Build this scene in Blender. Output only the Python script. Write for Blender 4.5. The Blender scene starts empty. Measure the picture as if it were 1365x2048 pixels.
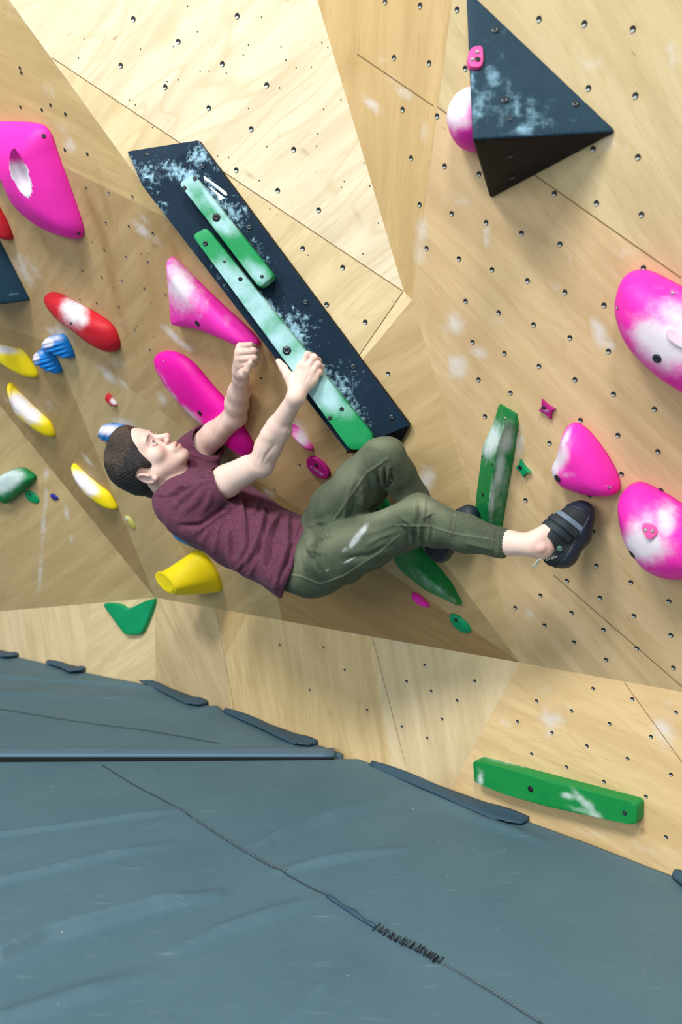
import bpy, bmesh, math, random
import numpy as np
from mathutils import Vector, Matrix
from mathutils.bvhtree import BVHTree

sc = bpy.context.scene
COL = sc.collection
rng = np.random.default_rng(7)
random.seed(7)

# ------------------------------------------------------------------ camera
F, CAM_H, HORIZON = 1600.0, 1.1, 890.0
PITCH = math.atan((1024 - HORIZON) / F)
CAM = np.array([0.0, 0.0, CAM_H])
cd = bpy.data.cameras.new('camera')
cd.sensor_fit = 'VERTICAL'
cd.sensor_height = 36.0
cd.lens = 36.0 * F / 2048.0
cd.clip_start = 0.05
cam = bpy.data.objects.new('camera', cd)
cam.location = CAM
cam.rotation_euler = (math.pi / 2 - PITCH, 0, 0)
COL.objects.link(cam)
sc.camera = cam
cd.dof.use_dof = True
cd.dof.focus_distance = 2.25
cd.dof.aperture_fstop = 2.8

# ------------------------------------------------------------------ world, lamps, exposure
sc.view_settings.view_transform = 'Standard'
sc.view_settings.look = 'None'
sc.view_settings.exposure = -0.1
sc.view_settings.gamma = 1.0
sc.view_settings.use_curve_mapping = False
w = bpy.data.worlds.new('hall_light')
sc.world = w
w.use_nodes = True
w.node_tree.nodes['Background'].inputs['Color'].default_value = (0.82, 0.92, 1.0, 1)
w.node_tree.nodes['Background'].inputs['Strength'].default_value = 0.42


def area(name, loc, target, size, power, col):
    d = bpy.data.lights.new(name, 'AREA')
    d.shape = 'RECTANGLE'
    d.size, d.size_y = size
    d.energy = power
    d.color = col
    o = bpy.data.objects.new(name, d)
    o.location = loc
    v = Vector(target) - Vector(loc)
    o.rotation_euler = v.to_track_quat('-Z', 'Y').to_euler()
    COL.objects.link(o)
    return o


area('ceiling_lamp', (-2.6, -1.0, 5.2), (0.0, 2.4, 0.7), (1.0, 1.0), 255, (1.0, 0.98, 0.95))
area('ceiling_lamp', (-0.3, -1.6, 5.0), (0.2, 2.4, 0.7), (0.8, 0.8), 160, (1.0, 0.98, 0.95))
area('window_daylight', (-5.5, -4.0, 3.2), (0.0, 2.6, 0.8), (4.0, 2.5), 230, (0.92, 0.97, 1.0))

# ------------------------------------------------------------------ pixel -> place helpers
_c, _s = math.cos(PITCH), math.sin(PITCH)


def ray(px, py):
    x = (px - 682.5) / F
    z = (1024 - py) / F
    return np.array([x, _c + z * _s, -_s + z * _c])


def project(P):
    P = np.atleast_2d(P) - CAM
    d = P[:, 1] * _c - P[:, 2] * _s
    u = P[:, 1] * _s + P[:, 2] * _c
    return np.stack([682.5 + F * P[:, 0] / d, 1024 - F * u / d], 1)


def floor_pt(px, py, z=0.0):
    r = ray(px, py)
    return CAM + r * ((z - CAM_H) / r[2])


def PT(px, py, Y):
    r = ray(px, py)
    return CAM + r * (Y / r[1])


def unit(v):
    v = np.asarray(v, float)
    return v / np.linalg.norm(v)


class Plane:
    def __init__(self, n, p):
        self.n = unit(n)
        if self.n @ (CAM - np.asarray(p)) < 0:
            self.n = -self.n
        self.p = np.asarray(p, float)

    def hit(self, px, py, off=0.0):
        r = ray(px, py)
        return CAM + r * (self.n @ (self.p + self.n * off - CAM)) / (self.n @ r)

    def hits(self, pts, off=0.0):
        return np.array([self.hit(a, b, off) for a, b in pts])


def plane3(a, b, c):
    return Plane(np.cross(b - a, c - a), a)


# base line of the kicker, then the overhanging wall planes
B0 = floor_pt(310, 1370)
B1 = floor_pt(1365, 1755)
bt = unit(B1 - B0)
PK = Plane([bt[1], -bt[0], 0], B0)
K0 = PK.hit(310, 1195)
K1 = PK.hit(1365, 1385)
BL0 = floor_pt(0, 1305)
bl = unit(B0 - BL0)
PKL = Plane([bl[1], -bl[0], 0], B0)
kt = unit(K1 - K0)
kup = unit(np.array([0, 0, 1.0]) - kt * kt[2])
kout = np.cross(kt, kup)
if kout @ PK.n < 0:
    kout = -kout


def lean(deg):
    a = math.radians(deg)
    return Plane(kout * math.cos(a) - kup * math.sin(a), K0)


PD = lean(28)      # steep brown face behind the climber
PR = lean(20)      # right hand face
V1 = PR.hit(808, 583)
V2 = PR.hit(825, 600)
W_ = PD.hit(650, 810)
Q_ = PD.hit(335, 437)
PL1 = plane3(V1, W_, Q_)      # pale upper face
K2 = PK.hit(1040, 1325)
PN = plane3(V2, W_, K2)
SLv = PL1.hit(-200, -299)
SDv = PD.hit(-300, 120)
PS = plane3(Q_, SLv, SDv)
KLX = PKL.hit(-300, 1248)
Pp = PD.hit(105, 686)
Gp = PD.hit(-171, 600)
PD3 = plane3(Gp, K0, KLX)

# ------------------------------------------------------------------ naming helpers


def tag(o, label, cat=None, group=None, kind=None):
    if label:
        o['label'] = label
    if cat:
        o['category'] = cat
    if group:
        o['group'] = group
    if kind:
        o['kind'] = kind
    return o


def mesh_obj(name, verts, faces, mats, parent=None, smooth=True, mat_idx=None, uvs=None, attrs=None):
    me = bpy.data.meshes.new(name)
    me.from_pydata([tuple(map(float, v)) for v in verts], [], [tuple(int(i) for i in f) for f in faces])
    if not isinstance(mats, (list, tuple)):
        mats = [mats]
    for m in mats:
        me.materials.append(m)
    if mat_idx is not None:
        me.polygons.foreach_set('material_index', np.asarray(mat_idx, dtype=np.int32))
    me.polygons.foreach_set('use_smooth', np.full(len(me.polygons), bool(smooth)))
    if uvs is not None:
        l = me.uv_layers.new(name='UVMap')
        vi = np.empty(len(me.loops), dtype=np.int32)
        me.loops.foreach_get('vertex_index', vi)
        l.data.foreach_set('uv', np.asarray(uvs, dtype=np.float32)[vi].ravel())
    for k, a in (attrs or {}).items():
        at = me.attributes.new(k, 'FLOAT', 'POINT')
        at.data.foreach_set('value', np.asarray(a, dtype=np.float32))
    me.update()
    o = bpy.data.objects.new(name, me)
    COL.objects.link(o)
    if parent is not None:
        o.parent = parent
        o.matrix_parent_inverse = Matrix.Translation(-Vector(parent.location))
    return o


def empty(name, loc):
    o = bpy.data.objects.new(name, None)
    o.empty_display_size = 0.05
    o.location = tuple(map(float, loc))
    COL.objects.link(o)
    return o


def add_attr(o, name, vals):
    at = o.data.attributes.get(name) or o.data.attributes.new(name, 'FLOAT', 'POINT')
    at.data.foreach_set('value', np.asarray(vals, dtype=np.float32))


def blobs(P, lst):
    """sum of soft spots (px, py, rx, ry, angle deg, strength) laid on the surface points P"""
    q = project(P)
    out = np.zeros(len(q))
    for (cx, cy, rx, ry, an, st) in lst:
        a = math.radians(an)
        dx, dy = q[:, 0] - cx, q[:, 1] - cy
        u = (dx * math.cos(a) + dy * math.sin(a)) / rx
        v = (-dx * math.sin(a) + dy * math.cos(a)) / ry
        out = np.maximum(out, st * np.exp(-(u * u + v * v)))
    return out


# ------------------------------------------------------------------ materials
def s2l(c):
    c = np.asarray(c, float) / 255.0
    return tuple(np.where(c <= 0.04045, c / 12.92, ((c + 0.055) / 1.055) ** 2.4))


class NT:
    def __init__(self, name):
        self.m = bpy.data.materials.new(name)
        self.m.use_nodes = True
        self.t = self.m.node_tree
        self.b = self.t.nodes['Principled BSDF']

    def n(self, kind, **kw):
        nd = self.t.nodes.new(kind)
        for k, v in kw.items():
            if k.startswith('i_'):
                key = k[2:]
                nd.inputs[int(key) if key.isdigit() else key.replace('_', ' ')].default_value = v
            else:
                setattr(nd, k, v)
        return nd

    def l(self, a, b):
        self.t.links.new(a, b)

    def mix(self, fac, a, b, mode='MIX'):
        nd = self.t.nodes.new('ShaderNodeMix')
        nd.data_type = 'RGBA'
        nd.blend_type = mode
        for s, v in ((0, fac), (6, a), (7, b)):
            if hasattr(v, 'is_output'):
                self.l(v, nd.inputs[s])
            elif s == 0:
                nd.inputs[0].default_value = v
            else:
                nd.inputs[s].default_value = (*v[:3], 1)
        return nd.outputs[2]

    def math(self, op, a, b=0.0, clamp=False):
        nd = self.t.nodes.new('ShaderNodeMath')
        nd.operation = op
        nd.use_clamp = clamp
        for i, v in ((0, a), (1, b)):
            if hasattr(v, 'is_output'):
                self.l(v, nd.inputs[i])
            else:
                nd.inputs[i].default_value = v
        return nd.outputs[0]

    def ramp(self, fac, lo, hi, a=0.0, b=1.0):
        nd = self.t.nodes.new('ShaderNodeMapRange')
        nd.interpolation_type = 'SMOOTHSTEP'
        self.l(fac, nd.inputs[0])
        nd.inputs[1].default_value = lo
        nd.inputs[2].default_value = hi
        nd.inputs[3].default_value = a
        nd.inputs[4].default_value = b
        return nd.outputs[0]

    def coord(self, kind='Object', scale=(1, 1, 1), rot=0.0):
        tc = self.t.nodes.new('ShaderNodeTexCoord')
        mp = self.t.nodes.new('ShaderNodeMapping')
        mp.inputs['Scale'].default_value = scale
        mp.inputs['Rotation'].default_value = (0, 0, rot)
        self.l(tc.outputs[kind], mp.inputs[0])
        return mp.outputs[0]

    def noise(self, vec, scale, detail=4, rough=0.55, dist=0.0):
        nd = self.n('ShaderNodeTexNoise', i_Scale=scale, i_Detail=detail, i_Roughness=rough, i_Distortion=dist)
        self.l(vec, nd.inputs['Vector'])
        return nd.outputs[0]

    def attr(self, name):
        return self.n('ShaderNodeAttribute', attribute_name=name).outputs['Fac']

    def bump(self, h, strength, dist=0.01):
        nd = self.n('ShaderNodeBump', i_Strength=strength, i_Distance=dist)
        self.l(h, nd.inputs['Height'])
        self.l(nd.outputs[0], self.b.inputs['Normal'])

    def set(self, **kw):
        for k, v in kw.items():
            s = self.b.inputs[k.replace('_', ' ')]
            if hasattr(v, 'is_output'):
                self.l(v, s)
            elif isinstance(v, (tuple, list)):
                s.default_value = (*v[:3], 1)
            else:
                s.default_value = v
        return self.m


def plain(name, rgb, rough=0.5, metal=0.0):
    m = NT(name)
    nz = m.noise(m.coord(), 60, 3)
    base = np.array(s2l(rgb))
    col = m.mix(nz, base * 0.9, np.minimum(base * 1.1, 1))
    return m.set(Base_Color=col, Roughness=rough, Metallic=metal)


def chalk_mask(m, scale, lo=0.35, hi=0.75, grain=0.6):
    """chalk attribute broken up by grain"""
    a = m.attr('chalk')
    nz = m.noise(m.coord(), scale, 6, 0.7)
    v = m.math('ADD', a, m.math('MULTIPLY', m.math('SUBTRACT', nz, 0.5), grain))
    v = m.ramp(v, lo, hi)
    return m.math('MULTIPLY', v, m.ramp(a, 0.02, 0.12))


WOOD = {}


def wood(name, rgb, rot, figure=0.5):
    if name in WOOD:
        return WOOD[name]
    m = NT('birch_plywood_' + name)
    base = np.array(s2l(rgb))
    uv = m.coord('UV', (1, 1, 1), rot)
    mp = m.n('ShaderNodeMapping', i_Scale=(1.2, 11.0, 1))
    m.l(uv, mp.inputs[0])
    mp2 = m.n('ShaderNodeMapping', i_Scale=(14, 210, 1))
    m.l(uv, mp2.inputs[0])
    mp3 = m.n('ShaderNodeMapping', i_Scale=(0.9, 3.6, 1))
    m.l(uv, mp3.inputs[0])
    streak = m.noise(mp.outputs[0], 1.6, 6, 0.6, 0.6)
    fib = m.noise(mp2.outputs[0], 1.0, 3, 0.6)
    broad = m.noise(uv, 1.7, 3, 0.5)
    field = m.noise(mp3.outputs[0], 1.0, 2, 0.45, 0.4)
    rings = m.n('ShaderNodeMath', operation='FRACT')
    m.l(m.math('MULTIPLY', field, 16.0), rings.inputs[0])
    ring = m.ramp(m.math('ABSOLUTE', m.math('SUBTRACT', rings.outputs[0], 0.5)), 0.34, 0.5)
    col = m.mix(m.ramp(streak, 0.3, 0.72), base * np.array([0.82, 0.78, 0.71]), np.minimum(base * 1.08, 1))
    col = m.mix(m.math('MULTIPLY', ring, 0.5 * figure), col, base * np.array([0.80, 0.70, 0.55]))
    col = m.mix(m.ramp(broad, 0.35, 0.7, 0.0, 0.5), col, np.minimum(base * np.array([1.04, 1.0, 0.93]), 1))
    col = m.mix(m.ramp(fib, 0.54, 0.70, 0.0, 0.38), col, base * np.array([0.72, 0.62, 0.48]))
    # little dark flecks in the veneer
    mp4 = m.n('ShaderNodeMapping', i_Scale=(20, 70, 1))
    m.l(uv, mp4.inputs[0])
    fl = m.noise(mp4.outputs[0], 1.0, 1, 0.4)
    col = m.mix(m.ramp(fl, 0.77, 0.82, 0.0, 0.55), col, base * np.array([0.42, 0.30, 0.2]))
    st = m.attr('stain')
    stn = m.math('MULTIPLY', st, m.ramp(streak, 0.25, 0.6, 0.6, 1.0))
    col = m.mix(stn, col, base * np.array([0.56, 0.43, 0.28]))
    # chalk smears
    a = m.attr('chalk')
    nz = m.noise(m.coord(), 16, 8, 0.72, 0.5)
    v = m.math('ADD', a, m.math('MULTIPLY', m.math('SUBTRACT', nz, 0.5), 1.5))
    ck = m.math('MULTIPLY', m.ramp(v, 0.3, 1.15), m.ramp(a, 0.02, 0.3))
    col = m.mix(m.math('MULTIPLY', ck, 0.8), col, (0.80, 0.79, 0.79))
    m.bump(fib, 0.06, 0.002)
    WOOD[name] = m.set(Base_Color=col, Roughness=0.52, Specular_IOR_Level=0.35)
    return WOOD[name]


M_HOLE = plain('hole_shade', (28, 34, 36), 0.8)  # flat dark colour in place of the shade down a bolt hole
M_NUT = plain('galvanised_steel', (205, 212, 206), 0.5, 0.3)
M_SEAM = plain('panel_joint', (126, 98, 60), 0.8)
M_BOLT = plain('bolt_steel', (70, 84, 92), 0.35, 0.8)
M_BOLTDARK = plain('bolt_socket', (16, 18, 22), 0.5)

# ------------------------------------------------------------------ the wall
WALL_CHALK = [
    (500, 60, 40, 20, 30, .45), (395, 80, 60, 25, 20, .3), (520, 385, 60, 25, 30, .45), (740, 205, 40, 14, 40, .9), (805, 180, 60, 14, 38, .7), (770, 120, 30, 18, 30, .5),
    (850, 260, 16, 36, -20, .6), (840, 480, 22, 60, 5, .7), (920, 400, 40, 26, 20, .6), (975, 470, 9, 34, 5, .9), (700, 690, 26, 12, 20, .6),
    (910, 650, 30, 40, 10, .75), (915, 735, 30, 40, 20, .75), (960, 705, 30, 16, 10, .85), (1000, 640, 22, 16, 0, .6), (1110, 570, 30, 14, 0, .6),
    (1200, 660, 16, 40, -30, .9), (1215, 690, 34, 12, 5, .85), (1185, 130, 40, 22, 10, .7), (1215, 285, 34, 24, -20, .75), (1205, 400, 10, 40, 0, .6),
    (1345, 110, 20, 50, 0, .7), (1280, 35, 60, 20, 0, .4), (1140, 510, 12, 40, -20, .6), (1255, 505, 40, 14, -10, .7), (850, 960, 26, 36, 30, .85), (820, 910, 18, 30, 30, .5),
    (1042, 880, 12, 44, 8, .9), (1062, 1225, 18, 20, 0, .7), (920, 200, 10, 40, 10, .3), (1255, 300, 20, 16, 0, .5),
    (140, 290, 14, 30, -30, .75), (125, 255, 18, 30, -20, .5), (285, 460, 14, 40, -45, .85), (310, 480, 30, 16, 40, .6), (290, 440, 12, 26, -40, .6),
    (50, 540, 34, 50, -30, .75), (30, 500, 20, 20, 0, .5), (100, 590, 14, 40, -20, .4), (345, 670, 46, 10, 42, .9), (370, 690, 30, 8, 30, .7), (250, 645, 20, 14, 20, .5),
    (215, 750, 40, 12, 40, .8), (245, 765, 24, 6, 45, .9), (235, 725, 30, 20, 0, .5), (325, 800, 22, 14, 50, .8), (445, 720, 10, 30, -20, .5), (115, 660, 26, 18, 0, .8), (145, 680, 8, 20, -20, .6),
    (245, 845, 30, 14, 10, .8), (100, 810, 40, 20, 40, .5), (20, 800, 20, 12, 30, .6), (175, 920, 26, 6, 50, .85), (93, 945, 6, 20, 8, .9), (88, 1040, 7, 90, 5, .85), (80, 1150, 6, 70, 5, .8), (133, 1025, 6, 34, -12, .85), (143, 1075, 7, 24, -5, .6),
    (160, 940, 40, 16, 30, .5), (30, 1100, 24, 10, 40, .4), (600, 855, 22, 34, -30, .7), (535, 985, 22, 8, 35, .9), (660, 965, 14, 8, 0, .8), (150, 560, 60, 30, 30, .3),
    (1105, 1440, 36, 30, 20, .85), (1100, 1470, 8, 30, 10, .9), (1130, 1415, 20, 20, 0, .6), (1330, 1470, 30, 46, -30, .8), (1010, 1445, 16, 10, 0, .7), (1085, 1380, 30, 20, 0, .5), (1340, 1410, 20, 20, 0, .5), (1180, 1660, 60, 14, 15, .5), (1290, 1700, 50, 16, 20, .6),
    (20, 20, 14, 40, 0, .5), (95, 175, 18, 30, -20, .6),
]
WALL_STAIN = [
    (205, 470, 9, 70, -18, .75), (225, 560, 8, 60, -14, .7), (185, 420, 8, 50, -22, .75), (245, 640, 6, 50, -20, .5), (210, 400, 5, 60, -15, .55), (350, 500, 7, 40, -18, .8), (335, 470, 40, 30, 30, .45), (85, 470, 5, 50, -20, .5), (400, 590, 16, 60, -16, .45), (300, 560, 10, 70, -14, .3), (165, 520, 8, 70, -14, .3),
    (440, 680, 6, 60, -20, .4), (60, 640, 60, 50, 0, .35), (700, 130, 20, 40, 20, .3), (960, 310, 30, 14, 0, .2), (1130, 690, 6, 4, 40, .4), (1000, 460, 60, 30, 20, .2),
    (1035, 1425, 8, 3, -50, 1.), (1110, 1430, 14, 3, -45, .9), (1005, 1480, 5, 2, -40, .9), (735, 1433, 4, 4, 0, .8), (660, 1428, 6, 4, 0, .5), (1285, 1660, 6, 2, -40, .8), (905, 1560, 26, 16, 0, .35),
    (610, 305, 10, 4, 30, .9), (715, 430, 4, 14, -20, .5), (500, 350, 8, 4, 20, .9), (1290, 1090, 6, 3, 20, .5), (880, 1230, 30, 6, 40, .3),
]
WV, WF, WM, WUV, WMATS = [], [], [], [], []


def facet(poly, mat, store, n=None, flip=False):
    """planar polygon -> fan of subdivided triangles"""
    V, Fc, MI, UV, MT = store
    if mat not in MT:
        MT.append(mat)
    mi = MT.index(mat)
    poly = [np.asarray(p, float) for p in poly]
    nn = unit(np.cross(poly[1] - poly[0], poly[2] - poly[0]))
    for t in range(1, len(poly) - 1):
        a, b, c = poly[0], poly[t], poly[t + 1]
        nrm = np.cross(b - a, c - a)
        if np.linalg.norm(nrm) < 1e-9:
            continue
        if nrm @ (CAM - a) < 0:
            b, c = c, b
        nu = unit(np.cross(b - a, c - a))
        eu = unit(np.cross([0, 0, 1.0], nu))
        ev = np.cross(nu, eu)
        L = max(np.linalg.norm(b - a), np.linalg.norm(c - a), np.linalg.norm(c - b))
        k = max(2, min(110, int(L / 0.022)))
        s0 = len(V)
        idx = {}
        for i in range(k + 1):
            for j in range(k + 1 - i):
                p = a + (b - a) * (i / k) + (c - a) * (j / k)
                idx[i, j] = len(V)
                V.append(p)
                UV.append((p @ eu, p @ ev))
        for i in range(k):
            for j in range(k - i):
                Fc.append((idx[i, j], idx[i + 1, j], idx[i, j + 1]))
                MI.append(mi)
                if j < k - i - 1:
                    Fc.append((idx[i + 1, j], idx[i + 1, j + 1], idx[i, j + 1]))
                    MI.append(mi)


wood('pale', (232, 219, 188), -0.5, 1.0)
wood('pale_warm', (226, 206, 162), -0.6, 0.6)
wood('strip', (212, 182, 130), -1.2, 0.5)
wood('honey', (220, 191, 147), 0.9, 0.5)
wood('right_top', (214, 194, 150), 1.1, 0.4)
wood('side', (206, 180, 128), 0.5, 0.4)
wood('brown', (194, 165, 120), -0.35, 0.5)
wood('tan', (202, 177, 130), -0.5, 0.3)
wood('tan_dark', (178, 150, 104), -0.5, 0.3)
wood('deep', (178, 142, 94), 0.4, 0.4)
wood('cream', (230, 208, 166), 1.35, 0.4)
wood('cream_warm', (232, 204, 152), 1.35, 0.5)
wood('kick_gold', (228, 198, 148), 0.2, 0.6)
wood('kick_dull', (214, 190, 148), 0.9, 0.4)  # slightly duller plywood tint for the kicker near its corner

st = (WV, WF, WM, WUV, WMATS)
E1 = PL1.hit(546, -300)
E2 = PR.hit(945, -300)
RR = PR.hit(1750, -250)
KX = K0 + (K1 - K0) * 1.35
S1 = PR.hit(877, 212)
S2 = PR.hit(1750, 829)
X_ = PL1.hit(103, 117)
A0 = PD.hit(-300, 560)
A_ = PD.hit(150, 700)
Z_ = PD.hit(500, 950)
Bk = PK.hit(565, 1240.9)
facet([S1, S2, RR, E2], WOOD['right_top'], st)
facet([K2, KX, S2, S1, V2], WOOD['honey'], st)
facet([V1, V2, E2], WOOD['strip'], st)
facet([V1, E2, E1], WOOD['strip'], st)
facet([V1, E1, SLv, X_], WOOD['pale'], st)
facet([V1, X_, Q_, W_], WOOD['pale_warm'], st)
facet([W_, V2, K2], WOOD['tan'], st)
facet([W_, V1, V2], WOOD['pale_warm'], st)
facet([Q_, SLv, SDv], WOOD['side'], st)
facet([W_, Q_, SDv, A0, A_], WOOD['brown'], st)
facet([W_, A_, Z_, K2], WOOD['brown'], st)
facet([Z_, K2, Bk], WOOD['deep'], st)
facet([A_, Z_, Bk, K0, Pp], WOOD['tan'], st)
facet([Pp, K0, Gp], WOOD['tan_dark'], st)
facet([Gp, K0, KLX], WOOD['tan'], st)
facet([Gp, KLX, A0], WOOD['tan'], st)


def seam(store, a, b, plane, wpx=1.3):
    V, Fc, MI, UV, MT = store
    if M_SEAM not in MT:
        MT.append(M_SEAM)
    A, B = plane.hit(*a), plane.hit(*b)
    t = unit(B - A)
    s = np.cross(plane.n, t)
    hw = 0.0011 * wpx
    i = len(V)
    for p in (A - s * hw, A + s * hw, B + s * hw, B - s * hw):
        V.append(p + plane.n * 0.0006)
        UV.append((0, 0))
    Fc.append((i, i + 3, i + 2, i + 1))
    MI.append(MT.index(M_SEAM))


def tnut(store, px, py, plane, r=0.0065, light=True):
    """bolt hole: flat dark disc for the shade inside, with a bright steel crescent at its lower rim"""
    V, Fc, MI, UV, MT = store
    for m_ in (M_HOLE, M_NUT):
        if m_ not in MT:
            MT.append(m_)
    c = plane.hit(px, py)
    n = plane.n
    eu = unit(np.cross([0, 0, 1.0], n))
    ev = np.cross(n, eu)
    k = 12
    for ro, off, h, mt in ((r, (0, 0), 0.0010, M_HOLE), (r * 0.7, (-r * 0.2, -r * 0.5), 0.0014, M_NUT)):
        if mt is M_NUT and not light:
            continue
        i = len(V)
        cc = c + eu * off[0] + ev * off[1]
        for j in range(k):
            a = 2 * math.pi * j / k
            sq = 0.55 if mt is M_NUT else 1.0
            V.append(cc + (eu * math.cos(a) + ev * math.sin(a) * sq) * ro + n * h)
            UV.append((0, 0))
        Fc.append(tuple(range(i, i + k)))
        MI.append(MT.index(mt))


for a, b, pl in (((105, 116), (806, 582), PL1), ((806, 584), (652, 808), PL1), ((876, 214), (1364, 556), PR), ((715, 108), (868, 212), plane3(V1, E2, E1)), ((1108, 1150), (1500, 1490), PR)):
    seam(st, a, b, pl, 1.0)
HOLES_R = [(985, 539), (1056, 561), (1131, 584), (1209, 610), (932, 602), (998, 625), (1068, 649), (1141, 675), (1218, 702), (946, 684), (1010, 706), (1079, 732), (1151, 759), (1228, 788), (1310, 818), (958, 759), (1022, 785), (1162, 840), (1237, 870), (1317, 903), (971, 832), (1034, 859), (1100, 886), (1244, 948), (1052, 1000), (1323, 981), (1179, 992), (1118, 1030), (1187, 1063), (1194, 1131), (1135, 1161), (1263, 1164), (1064, 1066), (1201, 1195), (1082, 1190),
           (915, 19), (1079, 38), (1170, 47), (1267, 58), (931, 137), (1178, 176), (1272, 191), (875, 232), (890, 332), (1277, 314), (1110, 387), (1194, 406), (1284, 429), (904, 427), (973, 445), (1044, 466), (1121, 488), (1187, 298), (959, 348), (840, 409), (889, 332), (854, 496), (919, 517), (932, 601), (997, 624), (1288, 536),
           (1137, 1162), (1083, 1189), (1201, 1196), (1264, 1163), (1339, 1202), (1031, 1215), (1144, 1225), (1269, 1231), (1090, 1250), (1208, 1259), (1343, 1270), (1149, 1284), (1275, 1296), (1213, 1319), (1348, 1335)]
HOLES_L1 = [(534, 170), (503, 258), (588, 299), (556, 381), (638, 420), (606, 497), (686, 535), (654, 609), (731, 644), (267, 38), (475, 32), (357, 83), (242, 131), (445, 128), (331, 174), (418, 216), (473, 340)]
HOLES_M = [(771, 3), (841, 11), (789, 115), (859, 126), (806, 219), (823, 316), (840, 409)]
HOLES_D = [(172, 376), (218, 386), (265, 393), (306, 467), (258, 453), (212, 446), (252, 514), (296, 524), (209, 500), (165, 542), (204, 555), (245, 563), (289, 577), (332, 590), (238, 614), (194, 607), (160, 600), (270, 660), (300, 700), (210, 690), (560, 880), (580, 860), (523, 757), (507, 720), (600, 930), (630, 1000), (550, 980), (570, 1020), (680, 960)]
HOLES_S = [(40, 136), (43, 146), (41, 214), (84, 220), (101, 210), (131, 228), (130, 300), (175, 308)]
HOLES_K = [(1074, 1402), (1144, 1422), (1220, 1447), (1303, 1473), (1036, 1443), (1105, 1465), (1175, 1492), (1256, 1517), (1343, 1549), (1064, 1508), (1134, 1534), (1209, 1563), (1293, 1593), (1187, 1377), (1266, 1398), (1353, 1425), (814, 1363), (863, 1382), (915, 1401), (804, 1453), (885, 1438), (855, 1476), (950, 1362), (1333, 1674), (648, 1295), (690, 1340), (560, 1290), (735, 1420), (620, 1380), (850, 1330)]
PM = plane3(V1, E2, E1)
tnut(st, 777, 747, plane3(W_, V2, K2), 0.006, True)
seen = set()
for lst, pl, r, lt in ((HOLES_R, PR, 0.0060, True), (HOLES_L1, PL1, 0.0068, True), (HOLES_M, PM, 0.0060, True), (HOLES_D, PD, 0.0042, True), (HOLES_S, PS, 0.005, False)):
    for h in lst:
        if any(abs(h[0] - q[0]) + abs(h[1] - q[1]) < 8 for q in seen):
            continue
        seen.add(h)
        tnut(st, h[0], h[1], pl, r, lt)
# tiny screw holes in the pale sheet
for i in range(70):
    q = rng.uniform([150, 10], [760, 560])
    if 45 + (q[1] - 38) / 1.376 + 20 < q[0] < 640 + q[1] * 0.28 and not (q[0] > 250 and abs((q[1] - 300) - (q[0] - 250) * 1.0) < 60):
        tnut(st, q[0], q[1], PL1, 0.0017, False)
for i in range(26):
    q = rng.uniform([180, 480], [320, 720])
    tnut(st, q[0], q[1], PD, 0.0016, False)
WVa = np.array(WV)
wall = mesh_obj('wall_back', WV, WF, WMATS, smooth=False, mat_idx=WM, uvs=WUV,
                attrs={'chalk': blobs(WVa, WALL_CHALK), 'stain': blobs(WVa, WALL_STAIN)})
tag(wall, 'faceted overhanging climbing wall of birch plywood panels', 'wall', kind='structure')

kst = ([], [], [], [], [])
DOWN = np.array([0, 0, -0.32])


def bpx(x):
    return PK.hit(x, 1370 + 0.36493 * (x - 310))


def kpx(x):
    return PK.hit(x, 1195 + 0.18009 * (x - 310))


b3, b2 = bpx(815) + DOWN, bpx(470) + DOWN
BX = np.array([KX[0], KX[1], -0.32])
facet([K0, kpx(432), b2, B0 + DOWN], WOOD['kick_dull'], kst)
facet([kpx(432), kpx(495), PK.hit(453, 1310)], WOOD['strip'], kst)
facet([kpx(432), PK.hit(453, 1310), b2], WOOD['kick_dull'], kst)
facet([kpx(495), kpx(745), b3, b2, PK.hit(453, 1310)], WOOD['cream_warm'], kst)
facet([kpx(745), K2, b3], WOOD['cream'], kst)
facet([K2, KX, BX, b3], WOOD['kick_gold'], kst)
kl180 = PKL.hit(182, 1206)
bl150 = PKL.hit(150, 1336) + DOWN
facet([KLX, kl180, bl150, PKL.hit(-300, 1230) * [1, 1, 0] + DOWN], WOOD['cream'], kst)
facet([kl180, K0, B0 + DOWN, bl150], WOOD['pale_warm'], kst)
for h in HOLES_K:
    tnut(kst, h[0], h[1], PK, 0.0052, True)
for a, b, pl in (((432, 1217), (470, 1425), PK), ((745, 1274), (812, 1530), PK), ((1250, 1365), (1420, 1600), PK)):
    seam(kst, a, b, pl, 0.8)
KVa = np.array(kst[0])
kick = mesh_obj('wall_base', kst[0], kst[1], kst[4], smooth=False, mat_idx=kst[2], uvs=kst[3],
                attrs={'chalk': blobs(KVa, WALL_CHALK), 'stain': blobs(KVa, WALL_STAIN)})
tag(kick, 'upright plywood kicker strip between mats and overhang', 'wall', kind='structure')

# ------------------------------------------------------------------ floor and crash mats
m = NT('concrete_floor')
M_FLOOR = m.set(Base_Color=m.mix(m.noise(m.coord(), 5), (.2, .2, .2), (.3, .3, .3)), Roughness=0.8)
fl = mesh_obj('floor', [(-6, -3, -.32), (5, -3, -.32), (5, 7, -.32), (-6, 7, -.32)], [(0, 1, 2, 3)], M_FLOOR, smooth=False)
tag(fl, 'concrete floor under the crash mats', 'floor', kind='structure')

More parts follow.
